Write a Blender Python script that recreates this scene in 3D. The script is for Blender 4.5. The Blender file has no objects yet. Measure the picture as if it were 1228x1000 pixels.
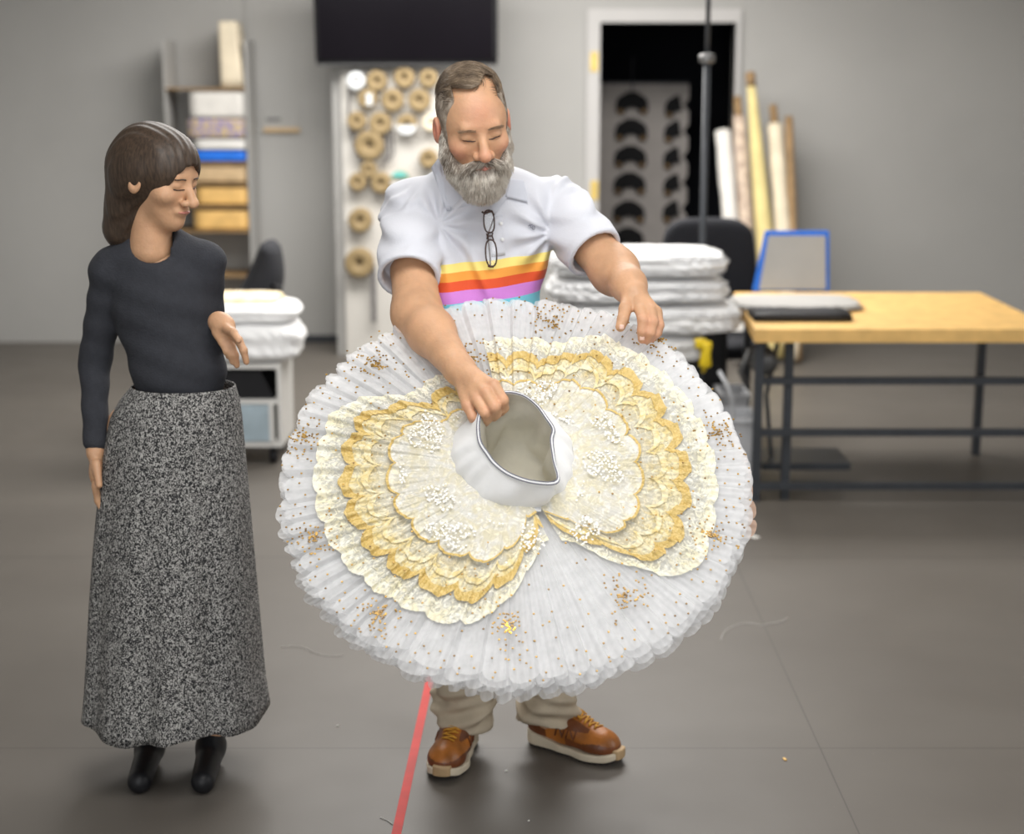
import bpy, math, random
import numpy as np
from mathutils import Vector, Matrix
from mathutils.bvhtree import BVHTree

# ------------------------------------------------------------------ scene, camera, light
scene = bpy.context.scene
col = scene.collection
scene.view_settings.view_transform = 'Standard'
scene.view_settings.look = 'None'
scene.view_settings.gamma = 1.0
scene.view_settings.use_curve_mapping = False
scene.view_settings.exposure = 0.30

FPX, TILT, CAMZ = 1944.0, math.radians(12.0), 1.78
cd = bpy.data.cameras.new('camera')
cd.sensor_fit = 'HORIZONTAL'; cd.sensor_width = 44.2; cd.lens = 44.2*FPX/1228.0
cd.clip_end = 60
cd.dof.use_dof = True; cd.dof.focus_distance = 3.66; cd.dof.aperture_fstop = 2.6
cam = bpy.data.objects.new('camera', cd); col.objects.link(cam)
cam.location = (0, 0, CAMZ); cam.rotation_euler = (math.radians(90)-TILT, 0, 0)
scene.camera = cam

w = bpy.data.worlds.new('World'); scene.world = w; w.use_nodes = True
w.node_tree.nodes['Background'].inputs[0].default_value = (0, 0, 0, 1)
w.node_tree.nodes['Background'].inputs[1].default_value = 0.0

def area(name, loc, rot, sx, sy, power, color=(1, 1, 1)):
    l = bpy.data.lights.new(name, 'AREA'); l.shape = 'RECTANGLE'; l.size = sx; l.size_y = sy
    l.energy = power; l.color = color
    o = bpy.data.objects.new(name, l); col.objects.link(o)
    o.location = loc; o.rotation_euler = rot
    return o
# the workroom's ceiling luminaires and unseen soft lights from behind the camera and the right
area('ceiling_light', (0.1, 2.3, 2.96), (0, 0, 0), 1.8, 1.6, 50, (1.0, 0.985, 0.96))
area('ceiling_light', (-0.2, 5.6, 2.96), (0, 0, 0), 2.4, 1.2, 62, (1.0, 0.985, 0.96))
area('ceiling_light', (0.0, 8.6, 2.96), (0, 0, 0), 3.0, 1.2, 165, (1.0, 0.97, 0.93))
area('unseen_soft_light', (-0.6, -2.2, 2.0), (math.radians(84), 0, math.radians(-6)), 4.5, 2.2, 92, (0.96, 0.98, 1.0))  # fill added behind the camera, no window modelled
area('unseen_soft_light', (3.62, 3.2, 1.9), (math.radians(82), 0, math.radians(80)), 2.6, 1.6, 40, (0.97, 0.98, 1.0))  # soft light from the right, its source unseen

# ------------------------------------------------------------------ helpers
def ray(px, py):
    a = (px-614.0)/FPX; b = -(py-500.0)/FPX
    return Vector((a, math.cos(TILT)+b*math.sin(TILT), -math.sin(TILT)+b*math.cos(TILT)))
def P(px, py, Y):                                     # the point of the place seen there at forward distance Y
    d = ray(px, py); s = Y/d.y
    return Vector((d.x*s, Y, CAMZ+d.z*s))
def FL(px, py, z=0.0):
    d = ray(px, py); s = (z-CAMZ)/d.z
    return Vector((d.x*s, d.y*s, z))

def link(o): col.objects.link(o); return o
def mesh_obj(name, V, F, m, parent=None, smooth=True, mats=None, midx=None):
    me = bpy.data.meshes.new(name)
    V = np.asarray(V, dtype=float)
    me.from_pydata(V.tolist(), [], F if isinstance(F, list) else np.asarray(F).tolist())
    if mats:
        for q in mats: me.materials.append(q)
        if midx is not None: me.polygons.foreach_set('material_index', np.asarray(midx, dtype=np.int32))
    elif m: me.materials.append(m)
    if smooth: me.polygons.foreach_set('use_smooth', [True]*len(me.polygons))
    me.update()
    o = link(bpy.data.objects.new(name, me))
    if parent is not None:
        o.parent = parent
        o.matrix_parent_inverse = Matrix.LocRotScale(parent.location, parent.rotation_euler, parent.scale).inverted()
    return o
def tag(o, label, cat=None, group=None, kind=None):
    if label: o['label'] = label
    if cat: o['category'] = cat
    if group: o['group'] = group
    if kind: o['kind'] = kind
    return o
def empty(name, loc, label, cat, group=None):
    o = link(bpy.data.objects.new(name, None)); o.location = loc; o.empty_display_size = 0.1
    return tag(o, label, cat, group)
def struct(o): o['kind'] = 'structure'; return o

class MB:
    """collects boxes, tubes, lathes into one mesh"""
    def __init__(s): s.V = []; s.F = []
    def add(s, V, F):
        n = len(s.V); s.V += [tuple(v) for v in V]; s.F += [tuple(i+n for i in f) for f in F]; return s
    def box(s, lo, hi, bev=0.0, M=None):
        x0, y0, z0 = lo; x1, y1, z1 = hi
        if bev <= 0:
            V = [Vector(p) for p in ((x0,y0,z0),(x1,y0,z0),(x1,y1,z0),(x0,y1,z0),(x0,y0,z1),(x1,y0,z1),(x1,y1,z1),(x0,y1,z1))]
            F = [(0,3,2,1),(4,5,6,7),(0,1,5,4),(1,2,6,5),(2,3,7,6),(3,0,4,7)]
        else:                                          # rounded box from a subdivided cube
            n = 6; V = []; F = []; idx = {}
            def vid(i, j, k):
                if (i, j, k) in idx: return idx[(i, j, k)]
                q = []
                for t, a0, a1 in ((i, x0, x1), (j, y0, y1), (k, z0, z1)):
                    q.append((t, a0, a1))
                c = []; d = []
                for t, a0, a1 in q:
                    r = min(bev, (a1-a0)/2)
                    u = t/n
                    if u < 0.5: base = a0+r; off = -(1-min(1, 2*u*1.0))*1.0
                    elif u > 0.5: base = a1-r; off = (2*u-1)
                    else: base = (a0+a1)/2; off = 0
                    if abs(off) < 1e-9: base = (a0+a1)/2 if u == 0.5 else base
                    c.append(base); d.append(off*r)
                dv = Vector(d); L = dv.length
                mx = max(abs(t) for t in off_norm(i, j, k, n))
                if L > 1e-9:
                    on = Vector(off_norm(i, j, k, n)); on = on/on.length
                    dv = Vector((on.x*min(bev, (x1-x0)/2), on.y*min(bev, (y1-y0)/2), on.z*min(bev, (z1-z0)/2)))
                idx[(i, j, k)] = len(V); V.append(Vector(c)+dv)
                return idx[(i, j, k)]
            for a in range(n):
                for b in range(n):
                    F.append((vid(a,b,0), vid(a,b+1,0), vid(a+1,b+1,0), vid(a+1,b,0)))
                    F.append((vid(a,b,n), vid(a+1,b,n), vid(a+1,b+1,n), vid(a,b+1,n)))
                    F.append((vid(a,0,b), vid(a+1,0,b), vid(a+1,0,b+1), vid(a,0,b+1)))
                    F.append((vid(a,n,b), vid(a,n,b+1), vid(a+1,n,b+1), vid(a+1,n,b)))
                    F.append((vid(0,a,b), vid(0,a,b+1), vid(0,a+1,b+1), vid(0,a+1,b)))
                    F.append((vid(n,a,b), vid(n,a+1,b), vid(n,a+1,b+1), vid(n,a,b+1)))
        if M is not None: V = [M @ v for v in V]
        return s.add(V, F)
    def tube(s, pts, r, seg=8, caps=True, flat=1.0):
        pts = [Vector(p) for p in pts]; n = len(pts)
        rr = r if isinstance(r, (list, tuple)) else [r]*n
        V = []; F = []; prev = None
        for i, p in enumerate(pts):
            t = (pts[min(i+1, n-1)]-pts[max(i-1, 0)]).normalized()
            if prev is None:
                a = Vector((0, 0, 1)) if abs(t.z) < 0.9 else Vector((0, 1, 0))
                u = t.cross(a).normalized()
            else:
                u = (prev - t*prev.dot(t)).normalized()
            prev = u; v = t.cross(u)
            for k in range(seg):
                an = 2*math.pi*k/seg
                V.append(p + u*math.cos(an)*rr[i] + v*math.sin(an)*rr[i]*flat)
        for i in range(n-1):
            for k in range(seg):
                k2 = (k+1) % seg
                F.append((i*seg+k, i*seg+k2, (i+1)*seg+k2, (i+1)*seg+k))
        if caps: F.append(tuple(range(seg-1, -1, -1))); F.append(tuple((n-1)*seg+k for k in range(seg)))
        return s.add(V, F)
    def lathe(s, prof, c=(0,0,0), axis='Z', seg=24, M=None):
        V = []; F = []
        for r, h in prof:
            for k in range(seg):
                a = 2*math.pi*k/seg
                v = Vector((r*math.cos(a), r*math.sin(a), h))
                if axis == 'Y': v = Vector((v.x, -v.z, v.y))
                if axis == 'X': v = Vector((v.z, v.x, v.y))
                v = v + Vector(c)
                V.append(M @ v if M is not None else v)
        for i in range(len(prof)-1):
            for k in range(seg):
                k2 = (k+1) % seg
                F.append((i*seg+k, i*seg+k2, (i+1)*seg+k2, (i+1)*seg+k))
        return s.add(V, F)
    def prism(s, poly, d, M=None):                      # polygon in XZ, extruded along Y by d
        n = len(poly)
        V = [Vector((x, 0, z)) for x, z in poly]+[Vector((x, d, z)) for x, z in poly]
        F = [tuple(range(n)), tuple(range(2*n-1, n-1, -1))]+[((i+1) % n, i, n+i, n+(i+1) % n) for i in range(n)]
        if M is not None: V = [M @ v for v in V]
        return s.add(V, F)
    def build(s, name, m, parent=None, smooth=False):
        return mesh_obj(name, s.V, s.F, m, parent, smooth)
def off_norm(i, j, k, n):
    return (2*i/n-1 if i in (0, n) or True else 0, 2*j/n-1, 2*k/n-1)

# ---- simple rounded box (own version: superellipsoid, used for soft things)
def soft_box(lo, hi, r, n=10):
    lo = Vector(lo); hi = Vector(hi); c = (lo+hi)/2; h = (hi-lo)/2
    V = []; F = []; idx = {}
    def vid(i, j, k):
        key = (i, j, k)
        if key not in idx:
            p = Vector((2*i/n-1, 2*j/n-1, 2*k/n-1))
            q = Vector((p.x*h.x, p.y*h.y, p.z*h.z))
            inner = Vector([max(-(h[a]-r), min(h[a]-r, q[a])) if h[a] > r else 0 for a in range(3)])
            d = q-inner
            if d.length > 1e-9: q = inner + d.normalized()*min(r, 1e9)
            idx[key] = len(V); V.append(c+q)
        return idx[key]
    for a in range(n):
        for b in range(n):
            F += [(vid(a,b,0), vid(a,b+1,0), vid(a+1,b+1,0), vid(a+1,b,0)), (vid(a,b,n), vid(a+1,b,n), vid(a+1,b+1,n), vid(a,b+1,n)),
                  (vid(a,0,b), vid(a+1,0,b), vid(a+1,0,b+1), vid(a,0,b+1)), (vid(a,n,b), vid(a,n,b+1), vid(a+1,n,b+1), vid(a+1,n,b)),
                  (vid(0,a,b), vid(0,a,b+1), vid(0,a+1,b+1), vid(0,a+1,b)), (vid(n,a,b), vid(n,a+1,b), vid(n,a+1,b+1), vid(n,a,b+1))]
    return V, F

# ---- signed distance surfaces -> one continuous mesh (surface nets)
f32 = np.float32
def smin(a, b, k):
    h = np.clip(0.5+0.5*(b-a)/k, 0, 1)
    return b*(1-h)+a*h-k*h*(1-h)
def smax(a, b, k): return -smin(-a, -b, k)
def cone(p, a, b, ra, rb):
    a = np.array(a, f32); b = np.array(b, f32); ba = b-a; L2 = float(ba@ba)+1e-12
    x, y, z = p
    h = np.clip(((x-a[0])*ba[0]+(y-a[1])*ba[1]+(z-a[2])*ba[2])/L2, 0, 1)
    return np.sqrt((x-a[0]-h*ba[0])**2+(y-a[1]-h*ba[1])**2+(z-a[2]-h*ba[2])**2)-(ra+(rb-ra)*h)
def ell(p, c, r, R=None):
    x, y, z = p[0]-c[0], p[1]-c[1], p[2]-c[2]
    if R is not None:
        x, y, z = (R[0][0]*x+R[0][1]*y+R[0][2]*z, R[1][0]*x+R[1][1]*y+R[1][2]*z, R[2][0]*x+R[2][1]*y+R[2][2]*z)
    k0 = np.sqrt((x/r[0])**2+(y/r[1])**2+(z/r[2])**2)
    k1 = np.sqrt((x/r[0]**2)**2+(y/r[1]**2)**2+(z/r[2]**2)**2)+1e-9
    return k0*(k0-1)/k1
def chain(p, pts, rads, k=0.004):
    d = None
    for i in range(len(pts)-1):
        e = cone(p, pts[i], pts[i+1], rads[i], rads[i+1])
        d = e if d is None else smin(d, e, k)
    return d
def snet(fn, lo, hi, h):
    ax = [np.arange(lo[i], hi[i]+h, h, dtype=f32) for i in range(3)]
    X, Y, Z = np.meshgrid(*ax, indexing='ij', sparse=False)
    D = fn((X, Y, Z)).astype(f32)
    S = D < 0
    n = [len(a)-1 for a in ax]
    cnt = np.zeros(n, f32); acc = np.zeros(n+[3], f32)
    def sl(o, full): return tuple(slice(o[i], o[i]+n[i]) for i in range(3))
    for a in range(3):
        b, c = [i for i in range(3) if i != a]
        for ob in (0, 1):
            for oc in (0, 1):
                o0 = [0, 0, 0]; o0[b] = ob; o0[c] = oc
                o1 = list(o0); o1[a] = 1
                d0 = D[sl(o0, 0)]; d1 = D[sl(o1, 0)]
                m = (d0 < 0) != (d1 < 0)
                t = np.where(m, d0/(d0-d1+1e-20), 0)
                cnt += m
                acc[..., a] += t*m
                if ob: acc[..., b] += m
                if oc: acc[..., c] += m
    act = cnt > 0
    idx = np.full(n, -1, np.int64); idx[act] = np.arange(act.sum())
    ijk = np.argwhere(act)
    V = (ijk+acc[act]/cnt[act][:, None])*h+np.array([a[0] for a in ax])
    F = []
    for a in range(3):
        b, c = (a+1) % 3, (a+2) % 3
        s0 = [slice(None)]*3; s1 = [slice(None)]*3
        s0[a] = slice(0, -1); s1[a] = slice(1, None)
        ch = S[tuple(s0)] != S[tuple(s1)]
        q = np.argwhere(ch)
        q = q[(q[:, b] > 0) & (q[:, c] > 0) & (q[:, b] < n[b]) & (q[:, c] < n[c])]
        if not len(q): continue
        ins = S[tuple(s0)][q[:, 0], q[:, 1], q[:, 2]]
        def cell(db, dc):
            r = q.copy(); r[:, b] += db; r[:, c] += dc
            return idx[r[:, 0], r[:, 1], r[:, 2]]
        quad = np.stack([cell(-1, -1), cell(0, -1), cell(0, 0), cell(-1, 0)], 1)
        quad[~ins] = quad[~ins][:, ::-1]
        F.append(quad)
    F = np.concatenate(F)
    F = F[(F >= 0).all(1)]
    return V, F
def join(parts):
    V = []; F = []; n = 0
    for v, f in parts: V.append(v); F.append(np.asarray(f)+n); n += len(v)
    return np.concatenate(V), np.concatenate(F)
def bvh_of(V, F):
    return BVHTree.FromPolygons([tuple(v) for v in np.asarray(V).tolist()], np.asarray(F).tolist() if not isinstance(F, list) else F)
def hit(bvh, px, py, lift=0.0):
    loc, nor, i, d = bvh.ray_cast(Vector((0, 0, CAMZ)), ray(px, py).normalized())
    if loc is None: return None
    if nor.dot(ray(px, py)) > 0: nor = -nor
    return loc+nor*lift

def strands(roots, dirs, lens, bend, rad, nseg=4, seed=0):
    """thin hair strands as geometry; bend is added to the direction along each strand"""
    rng = np.random.default_rng(seed)
    N = len(roots); V = np.zeros((N, nseg+1, 3, 3)); p = np.array(roots, float); d = np.array(dirs, float)
    d /= np.linalg.norm(d, axis=1)[:, None]+1e-9
    ref = np.tile(np.array([[0.31, 0.2, 0.93]]), (N, 1))
    for s in range(nseg+1):
        u = np.cross(d, ref); u /= np.linalg.norm(u, axis=1)[:, None]+1e-9
        v = np.cross(d, u); r = rad*(1-0.8*s/nseg)
        for k in range(3):
            a = 2*math.pi*k/3
            V[:, s, k] = p+u*math.cos(a)*r+v*math.sin(a)*r
        p = p+d*(lens/nseg)[:, None]
        d = d+bend/nseg+rng.normal(0, 0.05, (N, 3)); d /= np.linalg.norm(d, axis=1)[:, None]
    F = []
    base = (np.arange(N)*(nseg+1)*3)[:, None]
    for s in range(nseg):
        for k in range(3):
            k2 = (k+1) % 3
            F.append(base+np.array([[s*3+k, s*3+k2, (s+1)*3+k2, (s+1)*3+k]]))
    return V.reshape(-1, 3), np.concatenate(F)

# ------------------------------------------------------------------ materials
def nt(m): return m.node_tree.nodes, m.node_tree.links
def mat(name, color, rough=0.6, metal=0.0, var=0.0, scale=20.0, color2=None, bump=0.0, bscale=None, sss=0.0, spec=0.5, sheen=0.0, coat=0.0, stretch=None):
    m = bpy.data.materials.new(name); m.use_nodes = True
    N, L = nt(m); b = N['Principled BSDF']
    b.inputs['Base Color'].default_value = (*color, 1); b.inputs['Roughness'].default_value = rough
    b.inputs['Metallic'].default_value = metal
    b.inputs['Specular IOR Level'].default_value = spec
    if sss:
        b.inputs['Subsurface Weight'].default_value = sss; b.inputs['Subsurface Radius'].default_value = (0.01, 0.004, 0.002)
        b.inputs['Subsurface Scale'].default_value = 1.0
    if sheen: b.inputs['Sheen Weight'].default_value = sheen
    if coat: b.inputs['Coat Weight'].default_value = coat
    tc = N.new('ShaderNodeTexCoord'); src = tc.outputs['Object']
    if stretch:
        mp = N.new('ShaderNodeMapping'); mp.inputs['Scale'].default_value = stretch; L.new(src, mp.inputs[0]); src = mp.outputs[0]
    if var > 0 or color2:
        n = N.new('ShaderNodeTexNoise'); n.inputs['Scale'].default_value = scale; n.inputs['Detail'].default_value = 4
        L.new(src, n.inputs['Vector'])
        r = N.new('ShaderNodeValToRGB')
        c2 = color2 or tuple(max(0, c*(1-var)) for c in color); c1 = color if color2 else tuple(min(1, c*(1+var*0.6)) for c in color)
        r.color_ramp.elements[0].position = 0.35; r.color_ramp.elements[1].position = 0.65
        r.color_ramp.elements[0].color = (*c2, 1); r.color_ramp.elements[1].color = (*c1, 1)
        L.new(n.outputs['Fac'], r.inputs[0]); L.new(r.outputs[0], b.inputs['Base Color'])
    if bump > 0:
        n2 = N.new('ShaderNodeTexNoise'); n2.inputs['Scale'].default_value = bscale or scale*4; n2.inputs['Detail'].default_value = 3
        L.new(src, n2.inputs['Vector'])
        bp = N.new('ShaderNodeBump'); bp.inputs['Strength'].default_value = bump; bp.inputs['Distance'].default_value = 0.01
        L.new(n2.outputs['Fac'], bp.inputs['Height']); L.new(bp.outputs[0], b.inputs['Normal'])
    return m
def tulle(name, color, opac, rough=0.9, trans=0.35):
    """sheer net: part of the light passes straight through"""
    m = bpy.data.materials.new(name); m.use_nodes = True
    N, L = nt(m); N.remove(N['Principled BSDF']); out = N['Material Output']
    d = N.new('ShaderNodeBsdfDiffuse'); d.inputs[0].default_value = (*color, 1)
    t = N.new('ShaderNodeBsdfTranslucent'); t.inputs[0].default_value = (*color, 1)
    x = N.new('ShaderNodeMixShader'); x.inputs[0].default_value = trans
    L.new(d.outputs[0], x.inputs[1]); L.new(t.outputs[0], x.inputs[2])
    tr = N.new('ShaderNodeBsdfTransparent'); y = N.new('ShaderNodeMixShader')
    n = N.new('ShaderNodeTexNoise'); n.inputs['Scale'].default_value = 30; tc = N.new('ShaderNodeTexCoord'); L.new(tc.outputs['Object'], n.inputs['Vector'])
    mr = N.new('ShaderNodeMapRange'); mr.inputs['From Min'].default_value = 0.3; mr.inputs['From Max'].default_value = 0.7
    mr.inputs['To Min'].default_value = opac-0.08; mr.inputs['To Max'].default_value = min(1, opac+0.08)
    L.new(n.outputs['Fac'], mr.inputs[0]); L.new(mr.outputs[0], y.inputs[0])
    L.new(tr.outputs[0], y.inputs[1]); L.new(x.outputs[0], y.inputs[2]); L.new(y.outputs[0], out.inputs[0])
    return m
def lace(name, c1, c2, scale, dens, edge_gain, rough=0.5, metal=0.0, base=0.35, white=0.0):
    """lace: opaque motif threads over open net; 'edge' (0..1) is the woven border of the piece"""
    m = bpy.data.materials.new(name); m.use_nodes = True
    N, L = nt(m); b = N['Principled BSDF']; out = N['Material Output']
    b.inputs['Roughness'].default_value = rough; b.inputs['Metallic'].default_value = metal
    tc = N.new('ShaderNodeTexCoord')
    n = N.new('ShaderNodeTexNoise'); n.inputs['Scale'].default_value = scale; n.inputs['Detail'].default_value = 5; n.inputs['Distortion'].default_value = 1.2
    L.new(tc.outputs['Object'], n.inputs['Vector'])
    v = N.new('ShaderNodeTexVoronoi'); v.inputs['Scale'].default_value = scale*3.0; L.new(tc.outputs['Object'], v.inputs['Vector'])
    r = N.new('ShaderNodeValToRGB'); r.color_ramp.elements[0].position = 0.38; r.color_ramp.elements[1].position = 0.6
    r.color_ramp.elements[0].color = (*c2, 1); r.color_ramp.elements[1].color = (*c1, 1)
    L.new(n.outputs['Fac'], r.inputs[0])
    aw = N.new('ShaderNodeAttribute'); aw.attribute_name = 'edge'
    wr = N.new('ShaderNodeMapRange'); wr.inputs['From Min'].default_value = 0.0; wr.inputs['From Max'].default_value = 0.6; wr.inputs['To Min'].default_value = 1-white; wr.inputs['To Max'].default_value = 1.0
    L.new(aw.outputs['Fac'], wr.inputs[0])
    n5 = N.new('ShaderNodeTexNoise'); n5.inputs['Scale'].default_value = 17; n5.inputs['Detail'].default_value = 2; L.new(tc.outputs['Object'], n5.inputs['Vector'])
    n6 = N.new('ShaderNodeMapRange'); n6.inputs['From Min'].default_value = 0.35; n6.inputs['From Max'].default_value = 0.65; n6.inputs['To Min'].default_value = 0.0; n6.inputs['To Max'].default_value = 0.45*white; L.new(n5.outputs['Fac'], n6.inputs[0])
    ad = N.new('ShaderNodeMath'); ad.operation = 'ADD'; ad.use_clamp = True; L.new(wr.outputs[0], ad.inputs[0]); L.new(n6.outputs[0], ad.inputs[1])
    mw = N.new('ShaderNodeMix'); mw.data_type = 'RGBA'; mw.inputs['A'].default_value = (0.93, 0.93, 0.91, 1)
    L.new(ad.outputs[0], mw.inputs['Factor']); L.new(r.outputs[0], mw.inputs['B'])
    L.new(mw.outputs['Result'], b.inputs['Base Color'])
    at = N.new('ShaderNodeAttribute'); at.attribute_name = 'edge'
    ma = N.new('ShaderNodeMath'); ma.operation = 'MULTIPLY_ADD'; ma.inputs[1].default_value = edge_gain; L.new(at.outputs['Fac'], ma.inputs[0])
    n3 = N.new('ShaderNodeTexNoise'); n3.inputs['Scale'].default_value = scale*1.7; n3.inputs['Detail'].default_value = 3; n3.inputs['Distortion'].default_value = 2
    L.new(tc.outputs['Object'], n3.inputs['Vector'])
    L.new(n3.outputs['Fac'], ma.inputs[2])
    mr = N.new('ShaderNodeMapRange'); mr.inputs['From Min'].default_value = 0.62-dens*0.3; mr.inputs['From Max'].default_value = 0.84-dens*0.3
    mr.inputs['To Min'].default_value = base; mr.inputs['To Max'].default_value = 0.95
    L.new(ma.outputs[0], mr.inputs[0])
    tr = N.new('ShaderNodeBsdfTransparent'); y = N.new('ShaderNodeMixShader')
    L.new(mr.outputs[0], y.inputs[0]); L.new(tr.outputs[0], y.inputs[1]); L.new(b.outputs[0], y.inputs[2]); L.new(y.outputs[0], out.inputs[0])
    bp = N.new('ShaderNodeBump'); bp.inputs['Strength'].default_value = 0.5; bp.inputs['Distance'].default_value = 0.004
    L.new(v.outputs['Distance'], bp.inputs['Height']); L.new(bp.outputs[0], b.inputs['Normal'])
    return m

M = {}
M['wall'] = mat('grey_wall_paint', (0.41, 0.405, 0.39), 0.55, var=0.04, scale=1.5)
M['panel'] = mat('white_board', (0.62, 0.60, 0.56), 0.5, var=0.03, scale=3)
M['trim'] = mat('door_trim_paint', (0.52, 0.51, 0.50), 0.4, var=0.02, scale=5)
M['dark'] = mat('unlit_room_dark', (0.006, 0.007, 0.014), 0.8, var=0.1, scale=3)  # near-black colour gives the unlit room its dark and stops light leaking
M['ceil'] = mat('ceiling_paint', (0.75, 0.75, 0.74), 0.8, var=0.03, scale=2)
M['black'] = mat('black_plastic', (0.012, 0.012, 0.014), 0.45, var=0.1, scale=30, spec=0.3)
M['black_fab'] = mat('black_fabric', (0.013, 0.014, 0.019), 0.9, var=0.15, scale=60, bump=0.2)
M['screen'] = mat('screen_glass', (0.006, 0.005, 0.007), 0.15, var=0.05, scale=3, spec=0.15)
M['steel'] = mat('grey_metal', (0.20, 0.20, 0.20), 0.4, metal=0.7, var=0.1, scale=20)
M['dkmetal'] = mat('dark_painted_metal', (0.045, 0.05, 0.058), 0.45, metal=0.2, var=0.1, scale=20)
M['brass'] = mat('yellow_hinge', (0.75, 0.55, 0.16), 0.4, metal=0.2, var=0.1, scale=20)
M['wood'] = mat('light_table_wood', (0.72, 0.47, 0.20), 0.5, var=0.18, scale=8, stretch=(2, 12, 12))
M['wood_edge'] = mat('table_edge_wood', (0.80, 0.50, 0.17), 0.5, var=0.12, scale=12)
M['spool'] = mat('spool_cardboard', (0.31, 0.225, 0.11), 0.7, var=0.15, scale=30)
M['spool_w'] = mat('white_spool', (0.74, 0.77, 0.78), 0.5, var=0.05, scale=30)
M['spool_core'] = mat('spool_core', (0.10, 0.07, 0.05), 0.7, var=0.1, scale=30)
M['ribbon'] = mat('grey_ribbon', (0.15, 0.14, 0.14), 0.7, var=0.1, scale=30)
M['puff'] = mat('folded_white_tulle', (0.90, 0.90, 0.90), 0.95, var=0.04, scale=12, bump=0.6, bscale=25, sss=0.0, sheen=0.3)
M['white_plastic'] = mat('white_laminate', (0.72, 0.71, 0.68), 0.4, var=0.03, scale=6)
M['bluebag'] = mat('pale_blue_drawer', (0.42, 0.52, 0.58), 0.35, var=0.15, scale=9)
M['blue'] = mat('bright_blue', (0.01, 0.16, 0.72), 0.5, var=0.08, scale=10)
M['offwhite'] = mat('off_white_card', (0.42, 0.41, 0.39), 0.6, var=0.05, scale=6)
M['yellow'] = mat('yellow_plastic', (0.86, 0.62, 0.02), 0.4, var=0.08, scale=10)
M['clear_bin'] = mat('translucent_bin', (0.55, 0.56, 0.58), 0.3, var=0.08, scale=7)
M['scrap'] = mat('paper_scrap', (0.85, 0.83, 0.78), 0.7, var=0.05, scale=20)
M['thread'] = mat('pale_thread', (0.62, 0.60, 0.56), 0.7, var=0.05, scale=20)
M['tape'] = mat('red_floor_tape', (0.62, 0.018, 0.012), 0.6, var=0.12, scale=14)
M['cream_roll'] = mat('cream_cloth', (0.75, 0.66, 0.50), 0.9, var=0.10, scale=9, bump=0.3)
M['white_roll'] = mat('white_cloth', (0.72, 0.70, 0.66), 0.9, var=0.08, scale=9, bump=0.3)
M['pattern_roll'] = mat('floral_cloth', (0.66, 0.54, 0.42), 0.9, scale=22, color2=(0.40, 0.30, 0.24), bump=0.3)
M['yellow_roll'] = mat('yellow_cloth', (0.72, 0.60, 0.27), 0.85, var=0.10, scale=8, bump=0.3)
M['brown'] = mat('brown_wood', (0.30, 0.19, 0.09), 0.7, var=0.2, scale=14)
M['tan'] = mat('tan_card', (0.58, 0.42, 0.24), 0.7, var=0.12, scale=14)
M['pale_panel'] = mat('pale_backing_cloth', (0.42, 0.39, 0.37), 0.9, var=0.05, scale=10)
M['tulle'] = tulle('white_tulle', (0.95, 0.95, 0.955), 0.58)
M['tulle_top'] = tulle('white_tulle_top', (0.96, 0.96, 0.965), 0.50)
M['nude'] = tulle('peach_tulle', (0.86, 0.60, 0.46), 0.65)
M['gold'] = lace('gold_lace', (0.76, 0.56, 0.21), (0.60, 0.42, 0.12), 70, 1.3, 0.6, 0.42, 0.0)
M['gauze'] = lace('gold_gauze_lace', (0.86, 0.79, 0.56), (0.78, 0.63, 0.29), 34, 0.28, 0.30, 0.7, base=0.5, white=0.7)
M['cream'] = lace('cream_lace', (0.89, 0.87, 0.76), (0.86, 0.80, 0.58), 34, 0.20, 0.34, 0.7, base=0.42, white=0.7)
M['ivory'] = lace('ivory_lace', (0.82, 0.80, 0.74), (0.80, 0.74, 0.55), 32, 0.40, 0.30, 0.6, base=0.65)
M['sequin'] = mat('pearl_sequin', (0.90, 0.88, 0.82), 0.45, var=0.06, scale=40)
M['stone'] = mat('gold_rhinestone', (0.60, 0.36, 0.07), 0.3, metal=0.3, scale=90, color2=(0.16, 0.09, 0.03))
M['stone_b'] = mat('amber_rhinestone', (0.85, 0.50, 0.08), 0.15, metal=0.6, var=0.3, scale=90)
M['basque'] = mat('white_cotton', (0.86, 0.86, 0.865), 0.85, var=0.02, scale=15, bump=0.25, bscale=18)
M['lining'] = mat('beige_lining', (0.62, 0.59, 0.50), 0.9, var=0.08, scale=9, bump=0.5, bscale=16)
M['band'] = mat('grey_stripe', (0.16, 0.16, 0.20), 0.7, var=0.1, scale=40)
M['skin'] = None
M['shirt_w'] = mat('white_pique', (0.67, 0.68, 0.735), 0.75, var=0.015, scale=20, bump=0.10, bscale=260, sheen=0.1)
M['collar'] = mat('white_collar_cloth', (0.62, 0.64, 0.71), 0.75, var=0.015, scale=20)
M['khaki'] = mat('khaki_twill', (0.50, 0.42, 0.31), 0.85, var=0.06, scale=30, bump=0.15, bscale=200)
M['navy'] = mat('navy_cloth', (0.02, 0.06, 0.30), 0.8, var=0.1, scale=20)
M['hair'] = mat('brown_grey_hair', (0.24, 0.175, 0.115), 0.5, scale=35, color2=(0.09, 0.062, 0.04))
M['hair_side'] = mat('grey_side_hair', (0.46, 0.39, 0.32), 0.6, scale=60, color2=(0.24, 0.19, 0.145))
M['beard'] = mat('grey_beard', (0.82, 0.77, 0.69), 0.6, scale=45, color2=(0.52, 0.46, 0.39))
M['beard_dk'] = mat('dark_grey_beard', (0.38, 0.32, 0.26), 0.6, scale=60, color2=(0.18, 0.14, 0.11))
M['brow'] = mat('brown_brow', (0.36, 0.23, 0.14), 0.7, var=0.2, scale=60)
M['lash'] = mat('dark_lash', (0.05, 0.025, 0.018), 0.6, var=0.1, scale=60)
M['lip'] = mat('lip_skin', (0.55, 0.22, 0.17), 0.5, var=0.1, scale=60, sss=0.1)
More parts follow.
